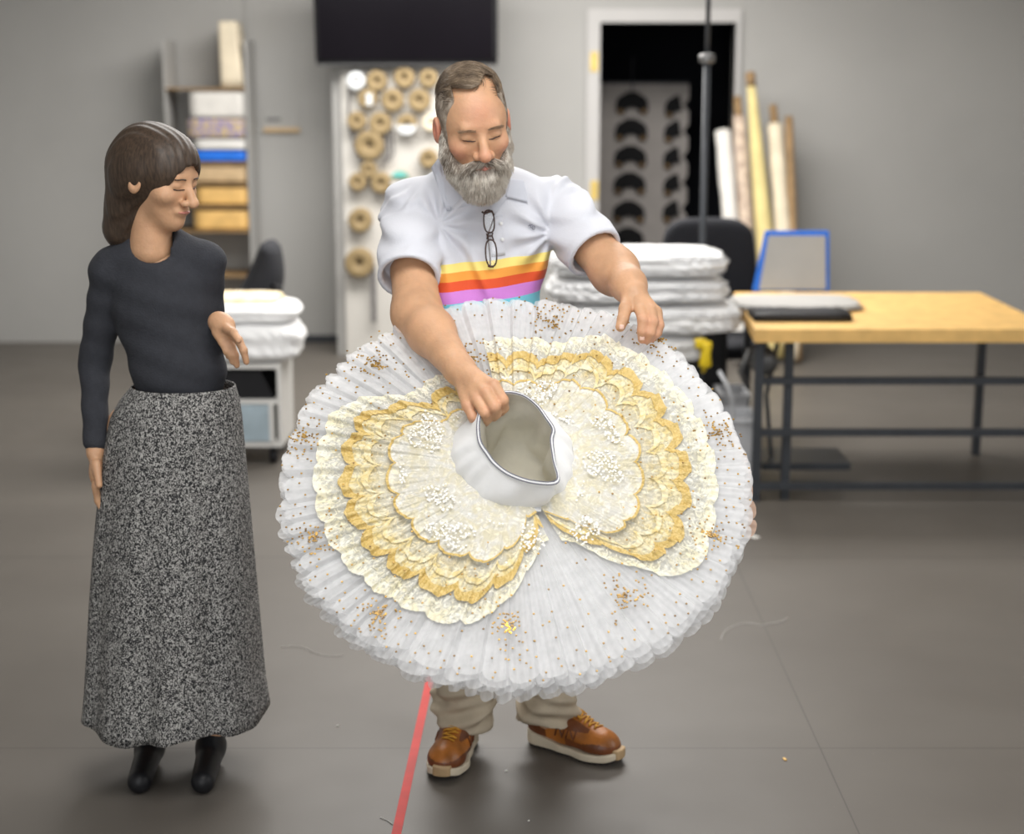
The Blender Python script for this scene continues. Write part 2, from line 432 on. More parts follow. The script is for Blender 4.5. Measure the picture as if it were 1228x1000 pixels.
M['nail'] = mat('finger_nail', (0.80, 0.52, 0.42), 0.3, var=0.05, scale=60)
M['frame'] = mat('tortoise_frame', (0.055, 0.022, 0.015), 0.25, var=0.4, scale=120)
M['leather'] = mat('tan_leather', (0.40, 0.135, 0.022), 0.38, var=0.35, scale=16, bump=0.1, bscale=120)
M['leather_dk'] = mat('brown_leather', (0.17, 0.050, 0.014), 0.42, var=0.25, scale=22, bump=0.1, bscale=120)
M['sole'] = mat('cream_sole', (0.66, 0.57, 0.43), 0.6, var=0.08, scale=20)
M['tread'] = mat('dark_tread', (0.03, 0.025, 0.022), 0.8, var=0.1, scale=20)
M['lace_y'] = mat('amber_lace', (0.62, 0.30, 0.03), 0.7, var=0.3, scale=150)
M['gum'] = mat('tan_gum', (0.50, 0.34, 0.18), 0.6, var=0.1, scale=20)
M['dark_top'] = mat('dark_knit_top', (0.03, 0.032, 0.04), 0.9, var=0.1, scale=60, bump=0.2, bscale=200)
M['dark_hair'] = mat('dark_brown_hair', (0.06, 0.038, 0.024), 0.5, var=0.4, scale=60, stretch=(3, 3, 0.5))
M['black_card'] = mat('black_felt', (0.006, 0.006, 0.007), 0.9, var=0.1, scale=20)

def skin_mat():
    m = mat('skin', (0.62, 0.355, 0.205), 0.5, var=0.10, scale=22, bump=0.12, bscale=140, sss=0.12)
    N, L = nt(m); b = N['Principled BSDF']
    src = b.inputs['Base Color'].links[0].from_socket
    at = N.new('ShaderNodeAttribute'); at.attribute_name = 'flush'
    mx = N.new('ShaderNodeMix'); mx.data_type = 'RGBA'
    L.new(at.outputs['Fac'], mx.inputs['Factor']); L.new(src, mx.inputs['A']); mx.inputs['B'].default_value = (0.66, 0.23, 0.165, 1)
    L.new(mx.outputs['Result'], b.inputs['Base Color'])
    return m
M['skin'] = skin_mat()

def floor_mat():
    m = mat('grey_vinyl_floor', (0.124, 0.111, 0.096), 0.42, scale=1.3, color2=(0.108, 0.096, 0.083), spec=0.4)
    N, L = nt(m); b = N['Principled BSDF']
    tc = N.new('ShaderNodeTexCoord'); sp = N.new('ShaderNodeSeparateXYZ'); L.new(tc.outputs['Object'], sp.inputs[0])
    def seam(sock, pos, w):
        a = N.new('ShaderNodeMath'); a.operation = 'SUBTRACT'; a.inputs[1].default_value = pos; L.new(sock, a.inputs[0])
        c = N.new('ShaderNodeMath'); c.operation = 'ABSOLUTE'; L.new(a.outputs[0], c.inputs[0])
        d = N.new('ShaderNodeMath'); d.operation = 'LESS_THAN'; d.inputs[1].default_value = w; L.new(c.outputs[0], d.inputs[0])
        return d.outputs[0]
    ss = [seam(sp.outputs['Y'], FL(614, 897).y, 0.0025), seam(sp.outputs['Y'], FL(614, 668).y, 0.004), seam(sp.outputs['X'], 0.83, 0.002)]
    acc = ss[0]
    for q in ss[1:]:
        k = N.new('ShaderNodeMath'); k.operation = 'MAXIMUM'; L.new(acc, k.inputs[0]); L.new(q, k.inputs[1]); acc = k.outputs[0]
    src = b.inputs['Base Color'].links[0].from_socket
    mx = N.new('ShaderNodeMix'); mx.data_type = 'RGBA'; L.new(acc, mx.inputs['Factor']); L.new(src, mx.inputs['A']); mx.inputs['B'].default_value = (0.07, 0.062, 0.055, 1)
    # fine dirt specks
    v = N.new('ShaderNodeTexNoise'); v.inputs['Scale'].default_value = 190; v.inputs['Detail'].default_value = 1; L.new(tc.outputs['Object'], v.inputs['Vector'])
    g = N.new('ShaderNodeMapRange'); g.inputs['From Min'].default_value = 0.78; g.inputs['From Max'].default_value = 0.84; L.new(v.outputs['Fac'], g.inputs[0])
    mx2 = N.new('ShaderNodeMix'); mx2.data_type = 'RGBA'; L.new(g.outputs[0], mx2.inputs['Factor']); L.new(mx.outputs['Result'], mx2.inputs['A']); mx2.inputs['B'].default_value = (0.35, 0.33, 0.30, 1)
    L.new(mx2.outputs['Result'], b.inputs['Base Color'])
    n = N.new('ShaderNodeTexNoise'); n.inputs['Scale'].default_value = 2.2; n.inputs['Detail'].default_value = 6; L.new(tc.outputs['Object'], n.inputs['Vector'])
    r = N.new('ShaderNodeMapRange'); r.inputs['To Min'].default_value = 0.34; r.inputs['To Max'].default_value = 0.58; L.new(n.outputs['Fac'], r.inputs[0]); L.new(r.outputs[0], b.inputs['Roughness'])
    return m
M['floor'] = floor_mat()

# ------------------------------------------------------------------ the room
YB = 10.8
XL, XR, YF = -3.7, 3.7, -3.0
fb = MB(); fb.box((XL-0.1, YF-0.1, -0.05), (XR+0.1, YB+0.12, 0)); struct(fb.build('floor', M['floor']))
DX0, DX1, DZ = P(718, 200, YB).x, P(878, 200, YB).x, P(800, 27, YB).z
wb = MB()
wb.box((XL-0.1, YB, 0), (DX0, YB+0.12, 3.0)); wb.box((DX1, YB, 0), (XR+0.1, YB+0.12, 3.0)); wb.box((DX0, YB, DZ), (DX1, YB+0.12, 3.0))
struct(wb.build('wall_back', M['wall']))
for nm_, lo_, hi_ in (('wall_left', (XL-0.1, YF-0.1, 0), (XL, YB, 3.0)), ('wall_right', (XR, YF-0.1, 0), (XR+0.1, YB, 3.0)), ('wall_front', (XL, YF-0.1, 0), (XR, YF, 3.0))):
    q_ = MB(); q_.box(lo_, hi_); struct(q_.build(nm_, M['wall']))
cb = MB(); cb.box((XL-0.1, YF-0.1, 3.0), (XR+0.1, YB+0.12, 3.05)); struct(cb.build('ceiling', M['ceil']))
tb = MB(); tw = 0.085
tb.box((DX0-tw, YB-0.03, 0), (DX0, YB+0.14, DZ+tw)); tb.box((DX1, YB-0.03, 0), (DX1+0.03, YB+0.14, DZ+tw)); tb.box((DX0, YB-0.03, DZ), (DX1, YB+0.14, DZ+tw))
dtrim = struct(tb.build('trim_1', M['trim']))
for yy in (74, 228):
    q = P(712, yy, YB-0.03)
    b = MB(); b.box((q.x-0.022, YB-0.036, q.z-0.062), (q.x+0.028, YB-0.0305, q.z+0.062)); b.build('hinge_plate', M['brass'], dtrim)
bb = MB(); bb.box((P(300, 400, YB).x, YB-0.015, 0), (P(409, 400, YB).x, YB-0.001, 0.05)); struct(bb.build('wall_foot_strip', M['dkmetal']))  # thin dark strip along the foot of the wall
# wall seam on the left of the grey wall
sb = MB(); q = P(301, 200, YB).x; sb.box((q, YB-0.02, 0), (q+0.022, YB-0.001, 3.0)); struct(sb.build('trim_2', M['wall']))
# dark room beyond the doorway
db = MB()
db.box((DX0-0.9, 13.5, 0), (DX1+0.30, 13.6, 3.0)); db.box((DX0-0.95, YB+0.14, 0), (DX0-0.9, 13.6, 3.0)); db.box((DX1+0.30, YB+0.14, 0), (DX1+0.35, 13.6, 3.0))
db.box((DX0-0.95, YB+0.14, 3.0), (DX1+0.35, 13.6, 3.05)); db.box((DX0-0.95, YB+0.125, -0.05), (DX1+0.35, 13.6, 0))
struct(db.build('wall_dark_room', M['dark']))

# hanging display cloth in the dark room, with black crescent pieces
YP = 12.0
hp = empty('hanging_panel', (P(770, 200, YP).x, YP, P(770, 100, YP).z), 'pale cloth panel hanging in the dark doorway behind the black crescents', 'panel')
a = P(719, 100, YP); b_ = P(822, 306, YP)
poly = [(a.x-0.03, a.z), (b_.x-0.005, a.z), (b_.x, a.z-0.015)]
for i in range(6):                                     # right border follows the pieces that overhang it
    zt = P(0, 118+i*31, YP).z; zb = P(0, 134+i*31, YP).z
    poly += [(b_.x, zt), (b_.x-0.035, (zt+zb)/2), (b_.x, zb)]
poly += [(b_.x, b_.z), (b_.x-0.02, b_.z-0.5), (a.x-0.03, b_.z-0.5)]
m_ = MB(); m_.prism([(x, z) for x, z in poly][::-1], 0.006, Matrix.Translation((0, YP, 0))); m_.build('cloth', M['pale_panel'], hp)
m_ = MB(); t0 = P(759, 68, YP); t1 = P(758, 110, YP); m_.tube([t0, t1], 0.006); m_.box((a.x-0.03, YP-0.004, a.z-0.004), (b_.x, YP+0.012, a.z+0.010)); m_.build('hanger', M['dkmetal'], hp)
def crescent(px, py, label, left_only=False, sc=1.0, flip=False):
    c = P(px, py, YP-0.03)
    root = empty('crescent_piece', c, label, 'crescent piece', 'black crescents hung on the pale panel')
    R, r = 0.118*sc, 0.052*sc
    outer = []; inner = []
    for i in range(21):
        t = math.radians(205-230*i/20)
        outer.append((R*math.copysign(abs(math.cos(t))**0.7, math.cos(t)), 0.092*math.copysign(abs(math.sin(t))**0.8, math.sin(t))-0.012+(0.014 if 8 < i < 12 else 0)))
    for i in range(21):
        t = math.radians(-25+230*i/20)
        inner.append((r*math.cos(t), 0.030*math.sin(t)-0.048))
    pl = outer+inner
    if left_only: pl = [(x, z) for x, z in pl if x < 0.02] 
    m_ = MB(); m_.prism(pl, 0.02, Matrix.Translation(c)); m_.build('felt', M['black_card'], root)
    for s in ((-1,) if left_only else (-1, 1)):
        m_ = MB(); m_.lathe([(0.0, 0.01), (0.014, 0.01), (0.019, 0.0), (0.014, -0.01), (0, -0.01)], (c.x+s*0.084*sc, c.y-0.012, c.z-0.045), 'Y', 12)
        m_.build('tip', M['brown'] , root, True)
ords = ['topmost', 'second from the top', 'third from the top', 'fourth from the top', 'fifth from the top', 'lowest']
for i, (x, y) in enumerate([(758, 126), (757, 158), (756, 190), (755, 222), (754, 256), (753, 288)]):
    crescent(x, y, 'black crescent with brown tips in the full column on pale panel, '+ords[i])
for i, (x, y) in enumerate([(815, 130), (814, 160), (813, 192), (813, 224), (812, 256)]):
    crescent(x, y, 'black crescent cut at the right edge of pale panel, '+ords[i].replace('fifth from the top', 'lowest'), True, 0.9)

# television
YV = 10.12
tv = empty('television', P(487, 75, YV), 'large black flat television mounted high on the grey wall', 'television')
a = P(378, 80, YV); b_ = P(597, 80, YV)
MT = Matrix.Translation((a.x, YV, a.z)) @ Matrix.Rotation(math.radians(5), 4, 'X')
W = b_.x-a.x
m_ = MB(); m_.add([MT @ v for v in soft_box((0, 0, 0), (W, 0.055, 0.68), 0.022)[0]], soft_box((0, 0, 0), (W, 0.055, 0.68), 0.022)[1]); m_.build('casing', M['black'], tv, True)
m_ = MB(); m_.box((0.03, -0.006, 0.045), (W-0.03, 0.001, 0.65), M=MT); m_.build('screen', M['screen'], tv)
m_ = MB(); m_.box((0.02, -0.004, 0.008), (W-0.02, 0.004, 0.016), M=MT); m_.build('lower_trim', M['steel'], tv)
m_ = MB(); m_.box((W/2-0.2, 0.055, 0.2), (W/2+0.2, 0.60, 0.45), M=MT); m_.build('wall_bracket', M['dkmetal'], tv)

# small sign holder on the wall
sg = empty('wall_sign', P(338, 155, YB), 'small grey sign holder with a brown lower ledge on grey wall', 'sign')
a = P(316, 130, YB); b_ = P(360, 153, YB)
m_ = MB(); m_.box((a.x, YB-0.012, b_.z), (b_.x, YB-0.001, a.z)); m_.build('plate', M['wall'], sg)
m_ = MB(); m_.box((a.x, YB-0.03, b_.z-0.028), (b_.x, YB-0.001, b_.z)); m_.build('ledge', M['tan'], sg)
a = P(320, 141, YB); b_ = P(337, 145, YB)
m_ = MB()
for i in range(7):
    x0 = a.x+(b_.x-a.x)*i/7; m_.box((x0, YB-0.014, b_.z), (x0+0.009, YB-0.012, a.z - (0.006 if i % 2 else 0)))
m_.build('lettering', M['dkmetal'], sg)

# spool board
YS = 10.22
sb_ = empty('spool_board', P(460, 430, YS), 'tall white board on the back wall holding ribbon spools', 'spool board')
a = P(411, 200, YS); b_ = P(590, 200, YS)
m_ = MB(); m_.box((a.x, YS, 0.0), (b_.x, YS+0.05, P(0, 84, YS).z)); m_.build('board', M['panel'], sb_)
m_ = MB(); m_.box((a.x-0.06, YS+0.05, 0.0), (a.x, YB-0.02, P(0, 84, YS).z)); m_.build('side_frame', M['wall'], sb_)
spl = [(427,97,10.5,'w','white ribbon spool with a dark hub at the top left of the spool board'),(452,97,12,'t','tan spool beside the white one in the top row'),
 (485,93,12,'t','tan spool in the top row, third from the left'),(514,94,11,'t','tan spool in the top row next to the hair of the man'),
 (441,118,11,'l','tan spool with a white paper label on its face'),(471,120,13,'t','large tan spool in the middle of the second row'),(503,120,13,'t','large tan spool in the second row beside the head of the man'),
 (428,145,11,'t','tan spool at the left end of the third row'),(456,148,13,'t','tan spool with dark hole, second in the third row'),(488,149,12,'h','tan spool whose lower half is covered in white'),(517,147,10,'y','pale yellow spool half hidden by the ear of the man'),
 (443,174,17,'t','biggest plain tan spool, under the third row at left'),(442,203,9.5,'t','small tan spool topping the trio of three spools'),(429,218,10.5,'t','small tan spool at lower left of the trio'),(457,219,12,'t','tan spool at lower right of the trio'),
 (480,216,11,'c','white and teal spool just above the shoulder of the man'),(514,190,11,'t','tan spool beside the collar of the man'),(432,264,14,'t','tan spool alone on the lower left of the board'),(431,315,17,'t','lowest tan spool, big with a grey ribbon tail hanging')]
for x, y, r, k, lab in spl:
    c = P(x, y, YS-0.0485); R = r/187.0
    root = empty('ribbon_spool', c, lab, 'spool', 'spools on the white board')
    fm = {'w': M['spool_w'], 'y': M['cream_roll']}.get(k, M['spool'])
    if r == 17: fm = M['spool']
    m_ = MB(); m_.lathe([(R*0.17, 0.0), (R*0.19, 0.03), (R*0.9, 0.033), (R, 0.027), (R, 0.015), (R*0.93, 0.01), (R*0.93, -0.03), (R, -0.034), (R, -0.05), (R*0.22, -0.05)], c, 'Y', 26)
    m_.build('flange', fm, root, True)
    m_ = MB(); m_.lathe([(0, 0.014), (R*0.14, 0.016), (R*0.22, 0.010), (R*0.23, -0.049), (0, -0.05)], c, 'Y', 16); m_.build('hub', M['spool_core'], root, True)
    if k == 'w':
        m_ = MB(); m_.tube([c+Vector((-0.04, 0.01, 0)), c+Vector((-0.05, 0.01, -0.2)), c+Vector((-0.035, 0.01, -0.33)), c+Vector((0.0, 0.01, -0.44))], 0.007, 6); m_.build('ribbon_tail', M['ribbon'], root)
    if k == 'l':
        m_ = MB(); m_.box((c.x-0.005, c.y-0.04, c.z-0.04), (c.x+0.03, c.y-0.033, c.z+0.03)); m_.build('paper_label', M['spool_w'], root)
    if k in 'hc' :
        m_ = MB(); arc = [(R*0.96*math.cos(math.radians(t)), R*0.96*math.sin(math.radians(t))) for t in range(185, 356, 10)]
        m_.prism(arc, 0.004, Matrix.Translation((c.x, c.y-0.038, c.z))); m_.build('white_cover', M['spool_w'], root)
    if k == 'c':
        teal = mat('teal_ribbon', (0.15, 0.55, 0.50), 0.6, var=0.1)
        m_ = MB(); arc = [(R*1.0*math.cos(math.radians(t)), R*math.sin(math.radians(t))) for t in range(20, 165, 10)]
        m_.prism(arc, 0.004, Matrix.Translation((c.x, c.y-0.038, c.z))); m_.build('teal_cover', teal, root)
    if (x, y) == (456, 148):
        m_ = MB()
        for dx in (0.045, 0.07, 0.02): m_.tube([c+Vector((dx, 0.02, -0.03)), c+Vector((dx+0.01, 0.0, -0.18)), c+Vector((dx-0.02, 0.0, -0.30+dx))], 0.006, 6)
        m_.build('ribbon_tail', M['ribbon'], root)
    if (x, y) == (431, 315):
        m_ = MB(); m_.box((c.x+0.07, c.y-0.005, c.z-0.38), (c.x+0.10, c.y+0.005, c.z-0.02)); m_.build('ribbon_tail', M['ribbon'], root)

# shelf of boxes at the left edge
YL = 10.4
sh = empty('storage_shelf', FL(285, 420), 'narrow storage shelf at the left edge beside the grey wall', 'shelf')
xr = P(297, 200, YL).x; xl = xr-0.50
for yy in (420, 330, 276.3, 246.3, 219.3, 194.3, 105.3):
    z = max(0.0, P(0, yy, YL+0.02).z-0.0125); m_ = MB(); m_.box((xl, YL, z), (xr, YL+0.36, z+0.012)); m_.build('shelf_board', M['brown'], sh)
m_ = MB(); m_.box((xr, YL, 0), (xr+0.012, YL+0.36, 1.98)); m_.build('side_panel', M['wall'], sh)
m_ = MB(); m_.box((xl-0.012, YL, 0), (xl, YL+0.36, 1.98)); m_.build('side_panel', M['wall'], sh)
items = [(25, 105, M['cream_roll'], 'tall cream roll standing at the top of the left shelf'), (108.5, 141.8, M['white_roll'], 'white bundle on the left shelf below the cream roll'),
         (142, 166, mat('multicolour_pack', (0.65, 0.50, 0.15), 0.6, scale=40, color2=(0.2, 0.18, 0.5)), 'yellow and purple packet on the left shelf'),
         (167, 180, M['white_plastic'], 'thin white box on the left shelf above the blue one'), (181, 194, M['blue'], 'blue box on the left shelf'), (197, 219, M['tan'], 'dull tan box on the left shelf under the blue one'),
         (224, 246, M['wood_edge'], 'orange tan box on the left shelf above another alike'), (252, 276, M['wood_edge'], 'lowest orange tan box on the left shelf')]
for i, (ya, yb, mm, lab) in enumerate(items):
    za, zb = P(0, ya, YL+0.02).z, P(0, yb, YL+0.02).z
    V, F = soft_box((xr-0.16 if i == 0 else xr-0.34-0.02*(i % 3), YL+0.02, zb), (xr-0.006, YL+0.3, za), 0.012, 6)
    if i == 0: V = [Vector((xr-0.16+(v.x-xr+0.16)*(1-0.30*(v.z-zb)/(za-zb)), v.y, v.z)) for v in V]
    tag(mesh_obj('shelf_box' if i not in (0, 1) else ('fabric_roll' if i == 0 else 'fabric_bundle'), V, F, mm), lab, 'box' if i > 1 else 'fabric')

# leaning rolls of cloth on the right
rolls = [((867, 158), (879, 300), 0.052, 'white_roll', 'white cloth roll leaning at the right side of the doorway'),
         ((886, 140), (897, 300), 0.040, 'pattern_roll', 'brown patterned cloth roll leaning left of the yellow roll'),
         ((901, 104), (920, 320), 0.062, 'yellow_roll', 'tall yellow cloth roll with a brown core leaning on the wall'),
         ((929, 150), (942, 310), 0.050, 'cream_roll', 'cream cloth roll with brown core leaning right of the yellow roll'),
         ((946, 140), (952, 300), 0.026, 'brown', 'thin brown roll leaning on the wall, rightmost of the rolls')]
for (t, bt, r, mm, lab) in rolls:
    top = P(t[0], t[1], 10.5); low = P(bt[0], bt[1], 10.2)
    d = low-top; bot = top+d*((top.z-0.02)/(-d.z)); 
    bot.y = min(bot.y, 10.4)
    root = empty('fabric_roll', (bot.x, bot.y, 0), lab, 'fabric roll', 'cloth rolls leaning on the back wall')
    n = 14; pts = [bot.lerp(top, i/n) for i in range(n+1)]
    if mm == 'yellow_roll': rr = [r*(1.0-0.55*(i/n)**2.0) for i in range(n+1)]
    else: rr = [r*(1+0.06*math.sin(i*1.9+r*99)) for i in range(n+1)]
    m_ = MB(); m_.tube(pts, rr, 14); m_.build('cloth', M[mm], root, True)
    if mm in ('yellow_roll', 'cream_roll', 'pattern_roll'):
        dd = (top-bot).normalized(); m_ = MB(); m_.tube([top, top+dd*(0.09 if mm == 'yellow_roll' else 0.13)], 0.032 if mm == 'yellow_roll' else 0.026, 10); m_.build('core', M['brown'], root, True)

# pole from ceiling to floor with a coupling
pc = FL(846, 540); pole_x = P(848, 70, 7.4).x
pl = empty('support_pole', (pole_x, 7.4, 0), 'thin dark grey vertical pole with a round coupling in front of the doorway', 'pole')
m_ = MB(); m_.tube([(pole_x, 7.4, 0), (pole_x, 7.4, P(0, 72, 7.4).z)], 0.016, 12); m_.build('lower_tube', M['dkmetal'], pl, True)
m_ = MB(); m_.tube([(pole_x, 7.4, P(0, 72, 7.4).z), (pole_x, 7.4, 3.0)], 0.011, 12); m_.build('upper_tube', M['dkmetal'], pl, True)
cz = P(0, 70, 7.4).z
m_ = MB(); m_.lathe([(0.013, 0.022), (0.034, 0.018), (0.038, 0.0), (0.034, -0.018), (0.018, -0.024)], (pole_x, 7.4, cz), 'Z', 20); m_.build('coupling', M['steel'], pl, True)

# office chairs
def chair_base(root, c, mat_):
    for k in range(5):
        a = math.radians(72*k+20); e = c+Vector((math.cos(a)*0.28, math.sin(a)*0.28, 0.07))
        m_ = MB(); m_.tube([c+Vector((0, 0, 0.12)), e], [0.025, 0.016], 8); m_.build('base_spoke', mat_, root, True)
        m_ = MB(); m_.lathe([(0, 0.02), (0.028, 0.018), (0.03, 0), (0.028, -0.018), (0, -0.02)], (e.x, e.y, 0.031), 'X', 14); m_.build('caster', M['black'], root, True)
    m_ = MB(); m_.tube([c+Vector((0, 0, 0.1)), c+Vector((0, 0, 0.42))], 0.025, 10); m_.build('gas_post', M['dkmetal'], root, True)
# big chair on the right
cx = P(849, 300, 8.1).x
oc = empty('office_chair', (cx, 7.95, 0), 'wide black fabric office chair behind the white tulle stack on the right', 'office chair')
zt, zb = P(0, 261, 8.1).z, P(0, 385, 8.1).z
V, F = soft_box((cx-0.235, 8.06, zb), (cx+0.235, 8.15, zt), 0.04, 14)
V = [Vector((cx+(v.x-cx)*(0.90+0.16*math.sin(max(0, min(1, (zt-v.z)/(zt-zb)))*math.pi*0.75)-(0.16*max(0, (v.z-zt+0.06)/0.06)**2)), v.y-0.25*(v.x-cx)**2, v.z-(0.02*((v.x-cx)/0.235)**4))) for v in V]
mesh_obj('backrest', V, F, M['black_fab'], oc)
V, F = soft_box((cx-0.24, 7.62, 0.43), (cx+0.24, 8.1, 0.51), 0.035, 10); mesh_obj('seat', V, F, M['black_fab'], oc)
m_ = MB(); m_.tube([(cx, 7.95, 0.42), (cx, 8.2, 0.44), (cx, 8.19, zb+0.08)], 0.02, 8); m_.build('back_support', M['black'], oc, True)
chair_base(oc, Vector((cx, 7.9, 0)), M['black'])
# left chair, seen from the side
cx2 = P(300, 400, 8.0).x
oc2 = empty('office_chair', (cx2-0.22, 8.02, 0), 'black office chair with tall narrow backrest behind the white pile at left', 'office chair')
t = P(325, 290, 8.0); b_ = P(301, 372, 8.0)
prof = []; n = 16
V = []; F = []
L_ = (t-b_).length; dirv = (t-b_).normalized(); nx = Vector((dirv.z, 0, -dirv.x))
for i in range(n+1):
    u = i/n; c = b_.lerp(t, u)+nx*(0.025*math.sin(u*3.1)); hwid = 0.105*(1-0.62*u**2.2)*(1 if u < 0.97 else 0.6); dep = 0.21*(1-0.15*u-(0.3 if u > 0.97 else 0))
    for k in range(16):
        an = 2*math.pi*k/16; V.append(c+nx*math.cos(an)*hwid+Vector((0, math.sin(an)*dep, 0)))
for i in range(n):
    for k in range(16): F.append((i*16+k, i*16+(k+1) % 16, (i+1)*16+(k+1) % 16, (i+1)*16+k))
F.append(tuple(range(15, -1, -1))); F.append(tuple(n*16+k for k in range(16)))
mesh_obj('backrest', V, F, M['black_fab'], oc2)
m_ = MB(); p1 = P(332, 344, 7.85); m_.tube([P(325, 342, 7.85), P(337, 346, 7.85), P(336, 353, 7.85), P(328, 368, 7.85), P(318, 385, 7.85)], 0.012, 8); m_.build('armrest', M['black'], oc2, True)
V, F = soft_box((cx2-0.47, 7.78, 0.44), (cx2-0.02, 8.22, 0.52), 0.035, 10); mesh_obj('seat', V, F, M['black_fab'], oc2)
m_ = MB(); m_.tube([(cx2-0.2, 8.0, 0.46), (cx2+0.0, 8.0, 0.42), tuple(b_+Vector((0, 0, 0.08)))], 0.02, 8); m_.build('back_support', M['black'], oc2, True)
chair_base(oc2, Vector((cx2-0.22, 8.02, 0)), M['black'])

# ruffled folded white tutus
def ruffle(lo, hi, seed, m, layers=6, amp=0.02):
    rng = random.Random(seed); lo = Vector(lo); hi = Vector(hi); c = (lo+hi)/2; h = (hi-lo)/2
    V = []; F = []; nu, nv = 150, 44
    ph = [rng.uniform(0, 6.28) for _ in range(8)]
    for j in range(nv+1):
        v = -math.pi/2+math.pi*j/nv
        for i in range(nu):
            u = 2*math.pi*i/nu
            def sp(x, e): return math.copysign(abs(x)**e, x)
            cx_ = sp(math.cos(v), 0.35)
            x = cx_*sp(math.cos(u), 0.45); y = cx_*sp(math.sin(u), 0.45); z = sp(math.sin(v), 0.55)
            k = 1+amp*1.3*math.sin(layers*3.3*z+ph[0]+1.2*math.sin(2*u+ph[1]))+amp*0.9*math.sin(19*u+ph[2]+5*z)*math.sin(layers*2*z+ph[6]+5*math.sin(3*u))+amp*0.8*math.sin(31*u+9*z+ph[7])
            dz = 0.03*math.sin(3*x+ph[3])*h.z*4 + amp*0.25*math.sin(9*x+ph[4])*math.cos(7*y+ph[5])
            V.append(Vector((c.x+h.x*x*k, c.y+h.y*y*k, c.z+h.z*z+dz*h.z*1.2)))
    for j in range(nv):
        for i in range(nu): F.append((j*nu+i, j*nu+(i+1) % nu, (j+1)*nu+(i+1) % nu, (j+1)*nu+i))
    return V, F
YT = 6.8
st = empty('work_trolley', (P(770, 600, YT).x, YT+0.25, 0), 'low dark trolley under the stack of white tulle, mostly behind the tutu', 'trolley')
xa, xb = P(668, 440, YT).x, P(850, 440, YT).x
zt = P(0, 440, YT).z
m_ = MB(); m_.box((xa, YT, zt-0.03), (xb, YT+0.55, zt)); m_.build('top', M['black'], st)
for x in (xa+0.02, xb-0.05):
    for y in (YT+0.02, YT+0.5): m_ = MB(); m_.box((x, y, 0), (x+0.03, y+0.03, zt-0.03)); m_.build('leg', M['dkmetal'], st)
stack = [((660, 850), (407, 440), 'folded white tulle at the bottom of the right stack'), ((668, 892), (369, 405.5), 'folded white tulle with ragged right end, second layer of the right stack'),
         ((662, 876), (338, 367.5), 'folded white tulle in the third layer up of the right stack'), ((665, 874), (305, 336.5), 'folded white tulle topmost of the right stack')]
for i, (xx, yy, lab) in enumerate(stack):
    a = P(xx[0], yy[1], YT); b_ = P(xx[1], yy[0], YT)
    V, F = ruffle((a.x, YT+0.01, a.z+0.002), (b_.x, YT+0.5, b_.z), 10+i, M['puff'], amp=0.030, layers=9)
    tag(mesh_obj('folded_tulle', V, F, M['puff']), lab, 'folded tulle', 'folded white tulle stack on the right')

# left cart with white pile
YC = 7.3
ct = empty('storage_cart', (P(312, 500, YC).x, YC+0.2, 0), 'white storage cart with a pale blue drawer below the white pile at left', 'cart')
xb = P(338, 500, YC).x; xa = xb-0.62; zt = P(0, 437, YC).z; zm = P(0, 482, YC).z; zb = P(0, 536, YC).z
m_ = MB(); m_.box((xa, YC, zt-0.02), (xb, YC+0.4, zt)); m_.box((xb-0.018, YC, zb), (xb, YC+0.4, zt-0.02)); m_.box((xa, YC, zb+0.025), (xa+0.018, YC+0.4, zt-0.02)); m_.box((xa, YC, zm-0.01), (xb-0.018, YC+0.4, zm+0.01))
m_.box((xa, YC, zb), (xb-0.018, YC+0.4, zb+0.025)); m_.box((xa, YC+0.385, zb), (xb-0.018, YC+0.4, zt-0.02)); m_.build('frame', M['white_plastic'], ct)
dx = P(323, 500, YC).x
m_ = MB(); m_.box((xa+0.02, YC-0.006, zb+0.028), (dx, YC+0.35, zm-0.014)); dr = m_.build('drawer', M['bluebag'], ct)
m_ = MB(); m_.box((dx, YC-0.008, zb+0.025), (dx+0.02, YC+0.38, zm-0.01)); m_.build('drawer_rail', M['white_plastic'], ct)
m_ = MB(); m_.prism([(xa+0.02, zt-0.03), (P(296, 0, YC).x, zt-0.03), (P(313, 0, YC).x, zm+0.012), (xa+0.02, zm+0.012)][::-1], 0.3, Matrix.Translation((0, YC+0.02, 0))); m_.build('black_tray', M['black'], ct)
for x in (xa+0.04, xb-0.05):
    for y in (YC+0.05, YC+0.35):
        m_ = MB(); m_.lathe([(0, 0.02), (0.03, 0.018), (0.035, 0), (0.03, -0.018), (0, -0.02)], (x, y, 0.036), 'X', 14); m_.tube([(x, y, 0.04), (x, y, zb)], 0.012, 8); m_.build('caster', M['black'], ct, True)
V, F = ruffle((xb-0.66, YC-0.02, zt-0.004), (P(345, 0, YC).x, YC+0.42, P(0, 388, YC).z), 31, M['puff'], 2, 0.018)
tag(mesh_obj('plastic_bag', V, F, M['puff']), 'soft white bag lying on the white storage cart at left', 'bag')
V, F = ruffle((xb-0.66, YC-0.0, P(0, 391, YC).z), (P(342, 0, YC).x, YC+0.42, P(0, 368, YC).z), 32, M['puff'], 2, 0.010)
tag(mesh_obj('folded_tulle', V, F, M['puff']), 'flat white folded tulle on top of the bag at left', 'folded tulle')
V, F = ruffle((xb-0.50, YC+0.1, P(0, 371, YC+0.1).z), (P(318, 0, YC).x, YC+0.4, P(0, 357, YC+0.1).z), 33, M['cream_roll'], 2, 0.02)
gl = mat('pale_gold_cloth', (0.80, 0.62, 0.32), 0.8, scale=15, color2=(0.88, 0.84, 0.74), bump=0.3)
tag(mesh_obj('gold_cloth', V, F, gl), 'crumpled pale gold cloth on top of the left pile', 'cloth')

